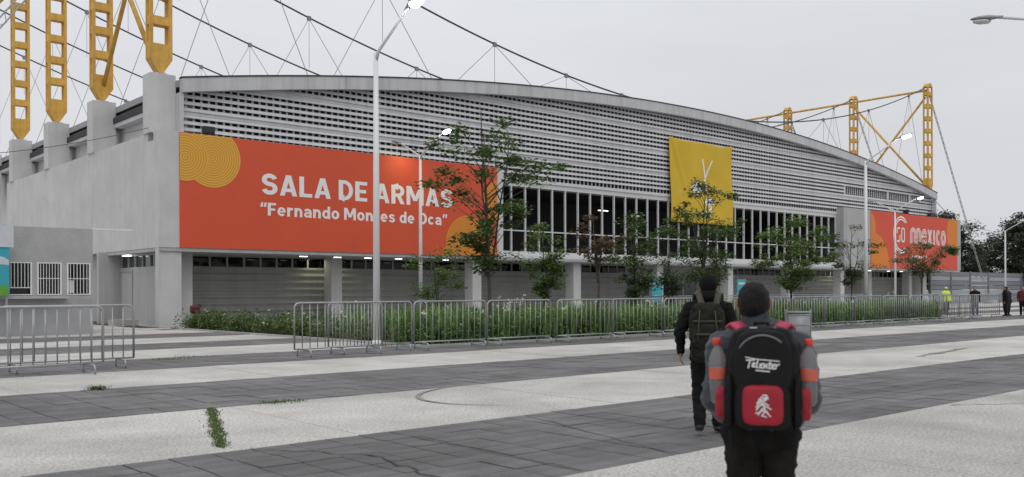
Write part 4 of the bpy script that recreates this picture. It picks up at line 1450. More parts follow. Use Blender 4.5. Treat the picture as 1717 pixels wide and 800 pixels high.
# trees beyond the far right wall
for i, (x, y, h, sp, nc, lab) in enumerate([(114.5, 49.5, 11.0, 4.6, 90, 'large dark tree just right of the far red banner'), (125.5, 45.5, 11.6, 3.4, 70, 'tall dark tree at the far right edge, its crown cut by the frame'),
                                   (131, 57, 9.2, 4.6, 60, 'dark tree between the two big ones at the far right'), (105.5, 51.0, 7.8, 3.4, 44, 'dark low tree tucked behind the far red banner'), (140, 52, 10.5, 4.5, 60, 'dark tree outside the right edge beyond the wall')]):
    make_tree(lab, x, y, h, sp, 0.10, nc, 190, 0.38, 'leaf_far', 40+i, group='trees beyond the far wall', trunk_r=0.16, clump_r=1.25, name='background_tree', wide=0.35, fork=0.25, nstem=4)

# planting: strap-leaved plants (uncountable), one mass
rnd = random.Random(21)
V, F = [], []
def strap_clump(x, y, h, nl):
    for k in range(nl):
        a = rnd.uniform(0, 2*PI)
        L = h*rnd.uniform(0.65, 1.1)
        out = rnd.uniform(0.12, 0.5)
        w = rnd.uniform(0.014, 0.028)
        bx, by = x + rnd.gauss(0, 0.06), y + rnd.gauss(0, 0.06)
        d = Vector((math.cos(a), math.sin(a), 0)); s = Vector((-d.y, d.x, 0))
        pts = []
        for q in (0, 0.4, 0.75, 1.0):
            z = L*(q - 0.20*out*2*q**3)
            pts.append(Vector((bx, by, 0)) + d*(out*L*q**1.8) + Vector((0, 0, z)))
        ws = [w*0.7, w, w*0.75, 0.002]
        o = len(V)
        for p, ww in zip(pts, ws):
            V.append(tuple(p + s*ww)); V.append(tuple(p - s*ww))
        for i in range(3): F.append((o+2*i, o+2*i+1, o+2*i+3, o+2*i+2))
heads = []
def field(n, x0, x1, y0, y1, h0, h1, nl):
    for i in range(n):
        x, y = rnd.uniform(x0, x1), rnd.uniform(y0, y1)
        hh = rnd.uniform(h0, h1) * (0.9 + 0.25*mnoise.noise(Vector((x*0.35, y*0.4, 1.7))))
        strap_clump(x, y, hh, nl)
        if rnd.random() < 0.035: heads.append((x, y, hh*rnd.uniform(0.85, 1.12)))
field(900, BED[0]+0.4, 47.2, BED[2]+0.25, BED[2]+2.4, 0.95, 1.36, 15)
field(380, BED[0]+2.5, 47, BED[2]+2.4, BED[3]-6, 0.9, 1.35, 11)
sl = MB().add(V, F).build('strap_leaved_plants', 'strap_leaf')
tag(sl, 'dense green strap-leaved plants filling the flower bed behind the barriers', 'plants', kind='stuff')
# leafy undergrowth between and the low shrub mass along the left edge of the bed
V, F = [], []
def shrub(x, y, r, h, n, leaf):
    for k in range(n):
        u = Vector((rnd.gauss(0, 1), rnd.gauss(0, 1), abs(rnd.gauss(0, 1)))).normalized() * rnd.random()**0.35
        leaf_quad(V, F, Vector((x + u.x*r, y + u.y*r, 0.03 + u.z*h)), leaf, rnd, 0.6, 0.5)
for i in range(95):
    shrub(BED[0]+0.45+abs(rnd.gauss(0, 0.9)), rnd.uniform(24.5, 37.6), rnd.uniform(0.3, 0.5), rnd.uniform(0.5, 0.95), 150, 0.10)
for i in range(16):
    shrub(rnd.uniform(15.0, 16.3), rnd.uniform(36.0, 37.7), rnd.uniform(0.3, 0.45), rnd.uniform(0.5, 0.85), 150, 0.10)
for i in range(70):
    shrub(rnd.uniform(17, 34), rnd.uniform(28, 36), rnd.uniform(0.4, 0.7), rnd.uniform(0.6, 1.1), 80, 0.12)
sh = MB().add(V, F).build('low_shrubs', 'shrub_leaf')
tag(sh, 'low leafy dark green shrubs along the left edge of the bed and under the strap leaves', 'shrubs', kind='stuff')
# broad-leaved front hedge mixed with the strap leaves
V, F = [], []
for i in range(430):
    hx = rnd.uniform(BED[0]+0.2, 47.2)
    shrub(hx, BED[2]+0.30+abs(rnd.gauss(0, 0.55)), rnd.uniform(0.22, 0.42), rnd.uniform(0.55, 1.12)*(0.95+0.25*mnoise.noise(Vector((hx*0.5, 3.1, 0)))), 95, 0.13)
hg = MB().add(V, F).build('hedge_plants', 'hedge_leaf')
tag(hg, 'bushy light green broad-leaved plants right behind the long row of barriers', 'plants', kind='stuff')
# white flower heads among the leaves
V, F = [], []
def flower(c, r, n):
    for k in range(n):
        u = Vector((rnd.gauss(0, 1), rnd.gauss(0, 1), rnd.gauss(0, 0.7))).normalized()*r*rnd.random()**0.4
        leaf_quad(V, F, c+u, 0.055, rnd, 0.8, 0.6)
for (x, y, z) in heads: flower(Vector((x, y, z)), rnd.uniform(0.04, 0.09), 14)
for (x, y, z, r) in [(18.35, 20.9, 1.16, .13), (18.8, 20.9, 1.22, .15), (18.1, 20.7, .98, .12), (20.6, 20.8, .98, .1), (21.5, 21, 1.1, .12), (24.8, 20.9, 1.15, .1), (31, 21, 1.1, .12), (33.5, 21, 1.0, .1), (37, 21, 1.1, .12), (39, 21, 1.0, .1), (13.0+2.2, 20.9, 0.9, .1)]:
    flower(Vector((x, y, z)), r, 34)
for i in range(34): flower(Vector((BED[0]+0.3+abs(rnd.gauss(0, .7)), rnd.uniform(25, 36), rnd.uniform(.25, .9))), 0.04, 7)
fw = MB().add(V, F).build('white_flowers', 'petal')
tag(fw, 'small white blossoms scattered over the planting bed', 'flowers', kind='stuff')
# weeds in the joints
V, F = [], []
def grass_at(x, y, n, r, h):
    for k in range(n):
        px, py = x + rnd.gauss(0, r), y + rnd.gauss(0, r)
        a = rnd.uniform(0, 2*PI); d = Vector((math.cos(a), math.sin(a), 0)); s = Vector((-d.y, d.x, 0))
        L = h*rnd.uniform(0.4, 1.2)
        b0 = Vector((px, py, -0.01)); m1 = b0 + d*L*0.35 + Vector((0, 0, L*0.7)); t1 = b0 + d*L*0.95 + Vector((0, 0, L*0.8))
        o = len(V)
        V.extend([tuple(b0+s*0.004), tuple(b0-s*0.004), tuple(m1-s*0.005), tuple(m1+s*0.005), tuple(t1)])
        F.extend([(o, o+1, o+2, o+3), (o+3, o+2, o+4)])
for i in range(70):
    t = i/69
    w = 0.022 + 0.020*abs(math.sin(t*11))
    grass_at(4.98+(3.82-4.98)*t + rnd.gauss(0, 0.012), 11.50+(8.60-11.50)*t, 26, w, 0.035)
for (x, y, n_, r, h) in [(5.9, 11.55, 200, 0.12, .035), (6.15, 11.55, 160, 0.10, .03), (4.65, 14.95, 160, 0.07, .09), (14.15, 21.6, 220, 0.2, .10), (16.2, 11.5, 140, .14, .035), (16.6, 11.5, 120, .12, .03), (7.9, 20.6, 160, .2, .05), (8.6, 21.2, 120, .2, .04)]:
    grass_at(x, y, n_, r, h)
wd = MB().add(V, F).build('joint_weeds', 'weed')
tag(wd, 'green weeds growing along the joints of the paving', 'weeds', kind='stuff')
# red standpipe at the corner of the shrubs
hy_ = thing('standpipe', 'small dark red standpipe against the ribbed wall beside the corner column', 'standpipe', (15.75, 38.0, 0))
m = MB(); m.tube([(0, 0, 0), (0, 0, 0.85)], 0.05, 8); part('pipe', m, 'red_hydrant', hy_)
m = MB(); m.superbox((0, 0, 0.78), (0.20, 0.15, 0.19), 0.5); part('valve', m, 'red_hydrant', hy_, True)
m = MB(); m.tube([(0.1, -0.05, 0.95), (0.14, -0.05, 1.0), (0.26, -0.05, 0.9)], 0.03, 6); part('handle', m, 'red_hydrant', hy_)

# poster boards at the entrance
for i, (x, lab) in enumerate(((48.55, 'cyan poster board on the column left of the entrance doors'), (58.3, 'cyan poster board right of the entrance doors, behind the two men'))):
    p = thing('poster_board', lab, 'poster', (x, YF-0.4, 0), 'cyan posters at the entrance')
    m = MB().box(-0.55, 0.55, -0.03, 0.0, 0.75, 2.35); part('sheet', m, 'cyan_print', p)
    m = MB(); m.box(-0.4, 0.4, -0.036, -0.032, 1.95, 2.12); part('printed_band', m, 'sheet_white', p)
    m = MB(); m.box(-0.3, 0.2, -0.036, -0.032, 1.1, 1.2); part('printed_band', m, 'sheet_white', p)
    m = MB()
    for s in (-0.5, 0.5): m.box(s-0.02, s+0.02, 0.001, 0.05, 0, 2.4)
    part('frame', m, 'stay_metal', p)

# ================================================================== FAR RIGHT
fw_ = thing('boundary_wall', 'long grey boundary wall of horizontal panels at the far right, before the trees', 'wall', (115, 44, 0))
for j in range(7):
    for k in range(8):
        m = MB().box(98+5*k+0.02, 103+5*k-0.02, 44+0.03*(j % 2), 44.2, 0.04+0.5*j, 0.04+0.5*j+0.46)
        m.build('panel', 'far_wall_light' if j in (2, 5) else 'far_wall', fw_)
m = MB()
for k in range(9): m.box(98+5*k-0.1, 98+5*k+0.1, 43.9, 43.999, 0, 3.6)
m.build('post', 'far_wall', fw_)
cb = thing('concrete_block', 'pale concrete block on the paving at the right edge beside the standing group', 'block', (54.0, 18.6, 0))
m = MB().box(-0.45, 0.45, -0.3, 0.3, 0, 1.0)
m.superbox((0, 0, 1.0), (0.47, 0.32, 0.06), 0.3); part('block', m, 'concrete', cb)

# ================================================================== PEOPLE
def capsule(p0, p1, r0, r1, fl=1.0, n=14, m=5):
    """tapered capsule; fl flattens the y direction"""
    p0, p1 = Vector(p0), Vector(p1)
    d = p1-p0
    L = d.length
    d = d.normalized() if L > 1e-6 else Vector((0, 0, 1))
    a = d.orthogonal().normalized(); b = d.cross(a)
    rings = []
    for i in range(m+1):
        t = -PI/2 + PI/2*i/m
        rings.append((p0 + d*(r0*math.sin(t)), max(r0*math.cos(t), 1e-4)))
    for i in range(m+1):
        t = PI/2*i/m
        rings.append((p1 + d*(r1*math.sin(t)), max(r1*math.cos(t), 1e-4)))
    V, F = [], []
    for c, r in rings:
        for k in range(n):
            th = 2*PI*k/n
            q = c + (a*math.cos(th)+b*math.sin(th))*r
            if fl != 1.0:
                cc = p0 if L < 1e-6 else p0 + d*max(0, min(L, (q-p0).dot(d)))
                q = Vector((q.x, cc.y + (q.y-cc.y)*fl, q.z))
            V.append(tuple(q))
    for i in range(len(rings)-1):
        for k in range(n):
            k2 = (k+1) % n
            F.append((i*n+k, i*n+k2, (i+1)*n+k2, (i+1)*n+k))
    F += [tuple(range(n))[::-1], tuple(range((len(rings)-1)*n, len(rings)*n))]
    return V, F
def body_mesh(parts, mats, voxel, smooth_it=4, wrinkle=0.0):
    """parts: (material index, p0, p1, r0, r1, flatten) -> one continuous surface"""
    mb = MB()
    for (mi, p0, p1, r0, r1, fl) in parts: mb.add(*capsule(p0, p1, r0, r1, fl))
    me = mb.mesh('raw', mats[0])
    ob = bpy.data.objects.new('raw', me); COL.objects.link(ob)
    rmod = ob.modifiers.new('r', 'REMESH'); rmod.mode = 'VOXEL'; rmod.voxel_size = voxel
    smod = ob.modifiers.new('s', 'SMOOTH'); smod.factor = 0.5; smod.iterations = smooth_it
    dg = bpy.context.evaluated_depsgraph_get()
    out = bpy.data.meshes.new_from_object(ob.evaluated_get(dg))
    COL.objects.unlink(ob); bpy.data.objects.remove(ob)
    nv = len(out.vertices)
    co = np.zeros(nv*3); out.vertices.foreach_get('co', co); co = co.reshape(-1, 3)
    def nearest(P):
        best = np.full(len(P), 1e9); idx = np.zeros(len(P), int)
        for (mi, p0, p1, r0, r1, fl) in parts:
            p0, p1 = np.array(p0), np.array(p1)
            d = p1-p0; L2 = max(d@d, 1e-9)
            t = np.clip((P-p0)@d/L2, 0, 1)
            c = p0+t[:, None]*d
            diff = P-c
            diff[:, 1] /= fl
            dist = np.linalg.norm(diff, axis=1)-(r0+(r1-r0)*t)
            u = dist < best
            best[u] = dist[u]; idx[u] = mi
        return idx
    if wrinkle:
        vi = nearest(co.copy())
        no = np.zeros(nv*3); out.vertices.foreach_get('normal', no); no = no.reshape(-1, 3)
        for i in range(nv):
            if mats[vi[i]] in ('skin', 'lip'): continue
            p = co[i]
            w = 0.9*(0.45-abs(mnoise.noise(Vector((p[0]*6+p[2]*3, p[1]*6, p[2]*11-p[0]*4))))*1.8) + 0.5*(0.4-abs(mnoise.noise(Vector((p[0]*15-p[2]*5, p[1]*15, p[2]*22))))*1.6)
            co[i] += no[i]*w*wrinkle
        out.vertices.foreach_set('co', co.ravel())
    nf = len(out.polygons)
    fc = np.zeros(nf*3); out.polygons.foreach_get('center', fc)
    fi = nearest(fc.reshape(-1, 3))
    out.materials.clear()
    for m_ in mats: out.materials.append(MATS[m_])
    out.polygons.foreach_set('material_index', fi.astype(np.int32))
    out.polygons.foreach_set('use_smooth', [True]*nf)
    out.update()
    return out
def hand_parts(mi, wrist, dirv, side, curl=0.35, S=1.0):
    """palm and five fingers; dirv points along the hand, side = +1/-1 chooses the thumb side"""
    d = Vector(dirv).normalized()
    fwd = Vector((0, 1, 0)); fwd = (fwd - d*fwd.dot(d)).normalized()      # finger row runs front to back
    pal = d.cross(fwd).normalized()*side                                 # palm normal (towards the thigh)
    w = Vector(wrist)
    P = []
    for k in range(4):
        o = fwd*(0.030-0.020*k)*S
        P.append((mi, tuple(w+o*0.7), tuple(w+d*0.085*S+o), 0.016*S, 0.0125*S, 1.0))
        L = [0.040, 0.045, 0.042, 0.032][k]*S
        a = w+d*0.088*S+o*1.15
        b = a+(d*math.cos(curl)+pal*math.sin(curl))*L
        c = b+(d*math.cos(curl*2.2)+pal*math.sin(curl*2.2))*L*0.8
        P.append((mi, tuple(a), tuple(b), 0.0095*S, 0.0085*S, 1.0)); P.append((mi, tuple(b), tuple(c), 0.0085*S, 0.007*S, 1.0))
    a = w+d*0.025*S+fwd*0.030*S
    b = a+(d*0.6+fwd*0.7+pal*0.35).normalized()*0.045*S
    c = b+(d*0.9+fwd*0.25+pal*0.3).normalized()*0.032*S
    P.append((mi, tuple(a), tuple(b), 0.013*S, 0.0105*S, 1.0)); P.append((mi, tuple(b), tuple(c), 0.0105*S, 0.008*S, 1.0))
    return P
def make_person(label, x, y, heading, H, top='black_cloth', legs='black_cloth', shoe='shoe_dark', hat=None, sleeve_out=0.0, stride=0.0, arms=None,
                voxel=0.009, bulk=1.0, collar=None, hair=True, group=None, wrinkle=0.004, hem=0.76, hem_mat=None, hx=0.0):
    """local axes: x to the person's right, y forward, z up"""
    t = thing('person', label, 'person', (x, y, 0), group, heading - PI/2)
    S = H/1.70
    mats = ['skin', top, legs, shoe, collar or top, 'shoe_sole', 'lip', hem_mat or top]
    P = []
    def A(mi, p0, p1, r0, r1, fl=1.0):
        P.append((mi, tuple(Vector(p0)*S), tuple(Vector(p1)*S), r0*S, r1*S, fl))
    B = bulk
    # head and neck
    A(0, (hx, 0.0, 1.565), (hx, 0.015, 1.605), 0.078, 0.076, 1.18)
    A(0, (hx, 0.045, 1.51), (hx, 0.055, 1.53), 0.050, 0.055, 1.0)
    A(0, (hx*0.3, -0.012, 1.40), (hx, 0.0, 1.52), 0.058, 0.056, 1.0)
    A(0, (hx, 0.105, 1.555), (hx, 0.092, 1.60), 0.014, 0.010)
    A(6, (hx-0.020, 0.094, 1.515), (hx+0.020, 0.094, 1.515), 0.009, 0.009)
    for s in (-1, 1): A(0, (hx+s*0.080, 0.0, 1.545), (hx+s*0.084, -0.008, 1.59), 0.012, 0.018, 1.0)
    # torso
    A(4, (hx*0.4, -0.012, 1.40), (hx*0.8, -0.014, 1.475), 0.088*B**0.5, 0.073*B**0.5, 1.0)
    A(1, (-0.135, 0, 1.355), (0.135, 0, 1.355), 0.075*B, 0.075*B, 1.0)
    A(1, (0, 0.0, 1.18), (0, 0.0, 1.30), 0.165*B, 0.175*B, 0.72)
    for dx in (-0.06, 0.06):
        A(1, (dx, 0, max(0.98, hem+0.20)), (dx, 0, 1.18), 0.115*B, 0.130*B, 0.95)
    hz = hem
    for dx in (-1, 0, 1):
        A(7, (dx*0.10*B, 0, hz+0.085), (dx*0.085*B, 0, hz+0.19), 0.085*B**0.5, 0.095*B**0.5, 1.25)
    A(2, (-0.06, 0, 0.87), (0.06, 0, 0.87), 0.11, 0.11, 1.0)
    # legs
    for s in (-1, 1):
        fwd = stride*s
        hip = (s*0.088, 0, 0.88); kn = (s*0.098, 0.02+fwd*0.45, 0.47); an = (s*0.098, -0.04+fwd*0.75-(0.06 if fwd < 0 else 0), 0.10 + (0.05 if fwd < 0 else 0))
        A(2, hip, kn, 0.108, 0.078); A(2, kn, an, 0.078, 0.060)
        A(2, (kn[0], kn[1]-0.025, 0.36), (an[0], an[1]-0.01, 0.2), 0.066, 0.056)
        ax, ay, az = an
        A(3, (ax, ay-0.02, az-0.045), (ax+s*0.012, ay+0.16, az-0.058+(-0.03 if fwd < 0 else 0)), 0.044, 0.036)
        A(5, (ax, ay-0.025, az-0.078), (ax+s*0.012, ay+0.17, az-0.080+(-0.03 if fwd < 0 else 0)), 0.020, 0.018)
    # arms
    arms = arms or {}
    for s in (-1, 1):
        sh = (s*0.185*B**0.5, 0, 1.345)
        el, wr, hd = arms.get(s, ((s*(0.245+sleeve_out), -0.05, 1.08), (s*(0.235+sleeve_out), 0.06, 0.86), (0, 0.15, -1)))
        A(1, sh, el, 0.070*B, 0.058*B); A(1, el, wr, 0.057*B, 0.042*B**0.5)
        P.extend(hand_parts(0, tuple(Vector(wr)*S), hd, -s, 0.4, S))
    me = body_mesh(P, mats, voxel, 4 if voxel < 0.012 else 2, wrinkle)
    b = link('body', me, t, False)
    def ell(name, c, r, m_, cut=None, ns=20):
        mm = MB().superbox(c, r, 1.0, ns, ns//2+4)
        if cut:
            keep = [i for i, f in enumerate(mm.f) if cut(sum((Vector(mm.v[j]) for j in f), Vector())/len(f))]
            mm.f = [mm.f[i] for i in keep]; mm.mi = [0]*len(mm.f)
        if name == 'hair':
            mm.v = [tuple(Vector(v) + (Vector(v)-Vector(c)).normalized()*(0.006*mnoise.noise(Vector(v)*38) + 0.004*mnoise.noise(Vector(v)*110))) for v in mm.v]
        o = part(name, mm, m_, t, True)
        return o
    zc_ = 1.585*S
    for s in (-1, 1):
        ell('eye', ((hx+s*0.032)*S, 0.086*S, 1.585*S), (0.012*S, 0.010*S, 0.008*S), 'eye_white', ns=8)
    if hair:
        ell('hair', (hx*S, -0.008*S, 1.59*S), (0.088*S, 0.104*S, 0.108*S), 'hair', ns=64, cut=lambda c: c.z > (1.49*S if c.y < 0.0 else 1.63*S) and not (abs(c.x-hx*S) > 0.080*S and c.z < 1.59*S and c.y > -0.03*S))
    if hat == 'beanie':
        ell('beanie', (0, -0.004*S, 1.615*S), (0.100*S, 0.112*S, 0.112*S), 'black_knit', lambda c: c.z > (1.52*S if c.y < 0.03*S else 1.60*S))
        ell('hood', (0, -0.025*S, 1.480*S), (0.106*S, 0.100*S, 0.090*S), top)
    if hat == 'cap':
        ell('cap', (0, 0, 1.62*S), (0.088*S, 0.104*S, 0.085*S), top, lambda c: c.z > 1.60*S, 14)
    return t
# --- dark man ahead
DX, DY = 7.965, 5.905
hdD = math.atan2(DY, DX) + R(2)
dark = make_person('person in black with knitted cap walking ahead, camouflage backpack on the back', DX, DY, hdD, 1.655, hat='beanie', hair=False, stride=0.13, bulk=1.12, voxel=0.008,
                   arms={-1: ((-0.305, -0.03, 1.10), (-0.295, 0.03, 0.89), (-0.05, 0.12, -1)), 1: ((0.285, -0.05, 1.10), (0.26, 0.12, 0.90), (0, 0.4, -1))}, hem=0.74, wrinkle=0.016)
# --- man in front with the red backpack
FX, FY = 3.98, 2.635
hdF = math.atan2(FY, FX)
front = make_person('person in grey jacket walking away in the foreground, wearing a black and red backpack', FX, FY, hdF, 1.545, top='jacket_grey', legs='camo_trousers', collar='jacket_collar',
                    bulk=1.20, voxel=0.0065, stride=0.05, wrinkle=0.017, hem=0.775, hem_mat='black_cloth', hx=-0.035,
                    arms={-1: ((-0.245, -0.04, 1.06), (-0.20, 0.17, 0.94), (0.5, 0.8, 0.0)), 1: ((0.245, -0.04, 1.06), (0.20, 0.17, 0.94), (-0.5, 0.8, 0.0))})
def strokes_at(mb, polys, y, c, s):
    for p in polys:
        stroke2(mb, [(c[0]+q[0]*s, c[1]+q[1]*s) for q in p], y, s*0.09)
def stroke2(mb, pts, yfn, w):
    for (a, c) in zip(pts[:-1], pts[1:]):
        a, c = Vector(a), Vector(c)
        if (c-a).length < 1e-6: continue
        d = (c-a).normalized(); nn = Vector((-d.y, d.x))*w/2; e = d*w*0.3
        q = [a-nn-e, c-nn+e, c+nn+e, a+nn-e]
        mb.add([(p.x, yfn(p.x, p.y), p.y) for p in q], [(0, 1, 2, 3)])
# backpack of the front person (local: x right, y forward, back is -y)
bp = thing('backpack', 'black backpack with bright red front pocket, white emblems and pink straps', 'backpack', (FX, FY, 0), None, hdF-PI/2)
ZB0 = 0.83
def crumple(x, y, z, a=0.05):
    w = 1 + a*(0.4-1.4*abs(mnoise.noise(Vector((x*2.1+z, y*2.1, z*2.7-x))))) + a*0.5*mnoise.noise(Vector((x*6, y*6, z*7)))
    return x*w, y*w, z*(1+(w-1)*0.4)
def arch(x, y, z):
    k = 1 - 0.13*max(0, z)**2
    return crumple(x*k, y*(1-0.12*z), z)
mbk = MB().superbox((0.01, -0.245, 1.100), (0.168, 0.115, 0.232), 0.42, 60, 40, arch)
part('main_compartment', mbk, 'black_nylon', bp, True)
mbk = MB().superbox((0.01, -0.345, 1.155), (0.128, 0.045, 0.160), 0.45, 48, 32, arch)
upper = part('front_panel', mbk, 'black_nylon', bp, True)
mbk = MB().superbox((0.01, -0.375, 0.975), (0.092, 0.046, 0.092), 0.40, 48, 32, lambda x, y, z: crumple(x, y, z, 0.035))
redp = part('front_pocket', mbk, 'red_nylon', bp, True)
mbk = MB().superbox((0.01, -0.355, 0.965), (0.125, 0.045, 0.105), 0.40, 40, 26, crumple)
part('lower_panel', mbk, 'black_nylon', bp, True)
for s in (-1, 1):
    mbk = MB().superbox((0.01+s*0.182, -0.265, 0.975), (0.036, 0.060, 0.080), 0.5, 32, 22, lambda x, y, z: crumple(x, y, z, 0.12))
    part('side_pocket', mbk, 'red_nylon', bp, True)
    mbk = MB().superbox((0.01+s*0.156, -0.31, 0.99), (0.020, 0.07, 0.12), 0.5, 28, 18, lambda x, y, z: crumple(x, y, z, 0.15))
    part('side_panel', mbk, 'black_nylon', bp, True)
    # shoulder strap over the shoulder
    V, Fc = [], []
    pth = [(0.06, -0.20, 1.300), (0.09, -0.135, 1.330), (0.122, -0.04, 1.352), (0.145, 0.06, 1.330), (0.145, 0.155, 1.24), (0.13, 0.18, 1.05)]
    for i, (px, py, pz) in enumerate(pth):
        wv = 0.027
        for (ox, oz) in ((-wv, 0.0), (wv, -0.012), (wv, -0.024), (-wv, -0.014)): V.append((s*(px+ox*(1 if s > 0 else 1)), py, pz+oz))
    for i in range(len(pth)-1):
        for k in range(4):
            k2 = (k+1) % 4
            Fc.append((i*4+k, i*4+k2, (i+1)*4+k2, (i+1)*4+k))
    part('shoulder_strap', MB().add(V, Fc), 'pink_strap', bp, True)
    mbk = MB().superbox((0.012+s*0.043, -0.30, 1.322), (0.020, 0.008, 0.007), 0.4, 12, 6); part('reflective_tag', mbk, 'grey_band', bp, True)
mbk = MB().superbox((0.085, -0.315, 1.268), (0.013, 0.010, 0.016), 0.5, 12, 6); part('white_tag', mbk, 'grey_band', bp, True)
mbk = MB(); mbk.tube([(-0.03, -0.20, 1.315), (-0.025, -0.21, 1.345), (0.035, -0.21, 1.345), (0.04, -0.20, 1.315)], 0.009, 8); part('top_handle', mbk, 'black_nylon', bp, True)
for (zx, zz0, zh, yy) in ((0.145, 0.98, 0.33, -0.318), (0.112, 1.03, 0.265, -0.372)):
    mbk = MB(); mbk.tube([(0.01-zx, yy, zz0)] + [(0.01 - zx*math.cos(PI*i/16), yy-0.012*math.sin(PI*i/16), zz0 + zh*0.62 + zh*0.38*math.sin(PI*i/16)) for i in range(17)] + [(0.01+zx, yy, zz0)], 0.0035, 6); part('zip', mbk, 'bin_metal', bp, True)
for s2 in (-1, 1):
    mbk = MB(); mbk.tube([(0.01+s2*0.135, -0.30, 0.90), (0.01+s2*0.15, -0.315, 0.82), (0.01+s2*0.145, -0.30, 0.74)], 0.006, 6); part('loose_strap', mbk, 'black_nylon', bp, True)
mbk = MB().superbox((0.01, -0.26, 1.285), (0.12, 0.07, 0.035), 0.5, 36, 18, lambda x, y, z: crumple(x, y, z, 0.12)); part('top_flap', mbk, 'black_nylon', bp, True)
for (px, pz) in ((-0.105, 1.055), (-0.108, 1.03), (-0.05, 1.02), (0.06, 1.02), (0.115, 1.045)):
    mbk = MB().superbox((px, -0.392 if abs(px) < 0.09 else -0.352, pz+0.03), (0.008, 0.01, 0.006), 0.5, 8, 6); part('zip_pull', mbk, 'grey_band', bp, True)
# lettering on the panel: slanted pen strokes as in the picture
rl = random.Random(9)
mbk = MB()
def yup(x, z): return -0.3955 + 0.06*((x-0.01)/0.128)**4 + 0.020*((z-1.145)/0.165)**4 - 0.002
glyphs = []
gx = 0.0
for w_, pts in [(1.0, [[(0.0, .9), (1.3, 1.0)], [(.62, 1.0), (.45, -.1)]]), (.7, [[(.1, .1), (.5, .6), (.1, .55), (.05, .1), (.6, .1)]]), (.55, [[(.15, 1.0), (.05, .05), (.35, .0)]]), (.6, [[(.05, .1), (.5, .6), (.05, .5), (.05, .05), (.5, 0)]]),
                 (.7, [[(.1, .6), (.1, 0), (.5, .55), (.55, 0)]]), (.6, [[(.3, .9), (.2, 0), (.5, 0)], [(.05, .6), (.55, .65)]]), (.6, [[(.05, .1), (.5, .6), (.05, .5), (.05, .05), (.55, 0)]]), (.7, [[(.1, .6), (.1, 0)], [(.1, .4), (.6, .62)]])]:
    for p in pts: glyphs.append([(gx+q[0]+q[1]*0.15, q[1]) for q in p])
    gx += w_
for p in glyphs:
    stroke2(mbk, [(-0.066 + q[0]*0.0275, 1.150 + q[1]*0.034 - q[0]*0.0015) for q in p], yup, 0.0068)
stroke2(mbk, [(-0.075, 1.195), (-0.02, 1.186), (0.09, 1.176)], yup, 0.005)
stroke2(mbk, [(-0.02, 1.135), (0.04, 1.130)], yup, 0.006)
part('white_lettering', mbk, 'embroidery', upper)
mbk = MB()
def yred(x, z): return -0.427 + 0.035*(abs((x-0.01)/0.094)**4 + abs((z-0.975)/0.092)**4)
for p in [[(-.5, .2), (-.1, .75), (.35, .6), (.1, .35), (-.35, .3)], [(-.6, -.1), (0, .1), (.7, -.25)], [(-.1, .3), (.15, -.1), (-.2, -.5), (-.6, -.6)], [(.1, -.1), (.3, -.5), (.65, -.85)], [(-.3, 0), (-.55, -.35)], [(.0, .9), (.3, .9), (.45, .6)], [(-.15, -.35), (.2, -.45), (-.1, -.8), (.3, -.9)], [(-.35, .55), (.05, .5), (.3, .75)], [(-.2, .15), (.25, .2), (.5, .05)], [(-.05, -.2), (-.4, -.75)], [(.2, -.3), (.45, -.6)], [(-.45, .05), (-.15, .45)]]:
    stroke2(mbk, [(0.01 + q[0]*0.052, 0.975 + q[1]*0.055) for q in p], yred, 0.0062)
part('white_emblem', mbk, 'embroidery', redp)
# bottles in the side pockets
def bottle(label, lx, ly, lz, tilt):
    M = Matrix.Rotation(hdF-PI/2, 4, 'Z')
    wpos = M @ Vector((lx, ly, lz))
    t = thing('drink_bottle', label, 'bottle', (FX+wpos.x, FY+wpos.y, wpos.z), 'bottles in the backpack pockets', hdF-PI/2)
    t.rotation_euler = (0, tilt, hdF-PI/2)
    r = 0.044
    m = MB(); m.lathe([(r*0.8, 0.0), (r, 0.015), (r, 0.10), (r*0.93, 0.12), (r, 0.14), (r, 0.185), (r*0.85, 0.225), (r*0.50, 0.258), (r*0.36, 0.268), (r*0.36, 0.285)], n=18); part('shell', m, 'bottle_plastic', t, True)
    m = MB(); m.lathe([(r*0.74, 0.006), (r*0.93, 0.018), (r*0.93, 0.10), (r*0.90, 0.122)], n=18); part('drink', m, 'cola', t, True)
    m = MB(); m.lathe([(r*1.015, 0.115), (r*1.02, 0.118), (r*1.02, 0.168), (r*1.015, 0.171)], n=18); part('wrapper', m, 'bottle_label', t, True)
    m = MB(); m.lathe([(r*0.45, 0.278), (r*0.45, 0.305), (r*0.40, 0.309)], n=14); part('cap', m, 'bottle_cap', t, True)
    return t
bottle('drink bottle with red cap in the left pocket of the red and black backpack', -0.185, -0.262, 0.965, R(-3))
bottle('drink bottle with red cap in the right pocket of the red and black backpack', 0.208, -0.262, 0.965, R(2))
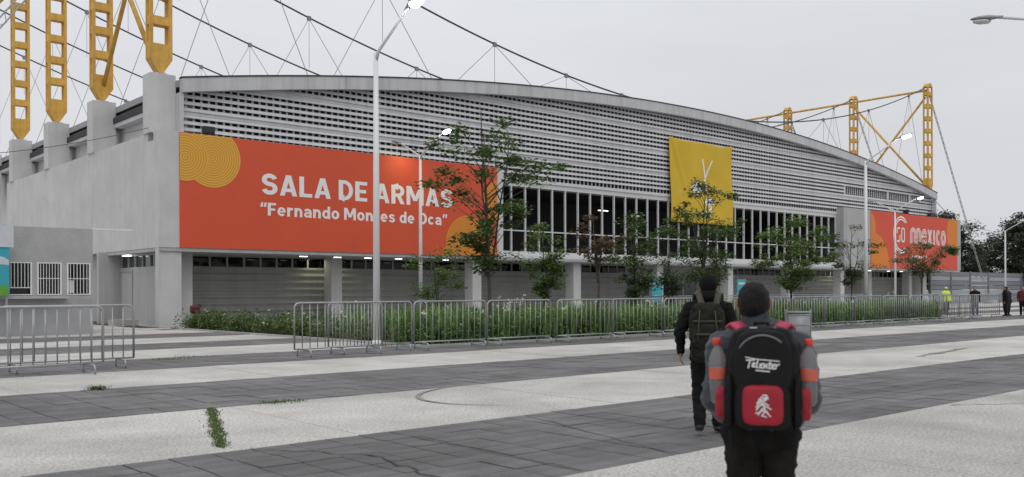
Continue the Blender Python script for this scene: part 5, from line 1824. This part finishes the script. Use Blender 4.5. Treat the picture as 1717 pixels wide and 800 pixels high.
# camouflage backpack of the dark man
cp = thing('backpack', 'dark camouflage backpack with olive straps on the back of the man in black', 'backpack', (DX, DY, 0), None, hdD-PI/2)
mbk = MB().superbox((-0.02, -0.235, 1.13), (0.175, 0.11, 0.245), 0.48, 50, 36, lambda x, y, z: crumple(*arch(x, y, z), 0.10)); part('main_compartment', mbk, 'camo_pack', cp, True)
mbk = MB().superbox((-0.02, -0.33, 1.03), (0.14, 0.055, 0.13), 0.48, 40, 26, lambda x, y, z: crumple(x, y, z, 0.14)); part('front_pocket', mbk, 'camo_pack', cp, True)
mbk = MB().superbox((-0.02, -0.26, 0.855), (0.16, 0.10, 0.09), 0.55, 40, 26, lambda x, y, z: crumple(x, y, z, 0.14)); part('bottom_roll', mbk, 'camo_pack', cp, True)
for z in (1.06, 1.19):
    mbk = MB().superbox((-0.02, -0.33 if z > 1.1 else -0.385, z), (0.15 if z > 1.1 else 0.12, 0.02, 0.011), 0.4, 16, 6); part('cross_strap', mbk, 'pack_strap', cp, True)
for s in (-1, 1):
    V, Fc = [], []
    pth = [(0.075, -0.20, 1.37), (0.10, -0.10, 1.475), (0.125, 0.0, 1.485), (0.135, 0.09, 1.42), (0.13, 0.165, 1.25), (0.13, 0.17, 1.1)]
    for (px, py, pz) in pth:
        for (ox, oz) in ((-0.03, 0.008), (0.03, -0.006), (0.03, -0.02), (-0.03, -0.006)): V.append((s*(px+ox), py, pz+oz))
    for i in range(len(pth)-1):
        for k in range(4):
            k2 = (k+1) % 4
            Fc.append((i*4+k, i*4+k2, (i+1)*4+k2, (i+1)*4+k))
    part('shoulder_strap', MB().add(V, Fc), 'pack_strap', cp, True)
    mbk = MB(); mbk.tube([(s*0.075-0.02, -0.34, 1.30), (s*0.10-0.02, -0.40, 1.0)], 0.007, 6); part('buckle_strap', mbk, 'pack_strap', cp, True)
# --- people at the far right
for i, (x, y, h, Hh, top, legs, hat, lab) in enumerate([
    (57.6, 24.9, R(230), 1.68, 'hivis', 'dark_blue_cloth', 'cap', 'person in a bright yellow safety vest behind the barriers at the right'),
    (54.4, 21.9, R(200), 1.70, 'black_cloth', 'denim', None, 'person in black top and blue jeans behind a barrier at the right'),
    (55.9, 20.85, R(120), 1.70, 'black_cloth', 'black_cloth', None, 'person in long black coat, leftmost of the group at the right edge'),
    (56.7, 21.0, R(250), 1.66, 'dark_blue_cloth', 'dark_blue_cloth', None, 'person in dark blue clothes in the middle of the group at the right edge'),
    (57.0, 20.3, R(200), 1.72, 'maroon_cloth', 'black_cloth', None, 'person in dark red top in the group at the right edge'),
    (57.9, 20.2, R(160), 1.70, 'black_cloth', 'black_cloth', 'cap', 'person in black with cap, rightmost of the group at the right edge')]):
    make_person(lab, x, y, h, Hh, top=top, legs=legs, hat=hat, voxel=0.02, group='people standing at the right', wrinkle=0, bulk=1.12, hair=(hat is None))
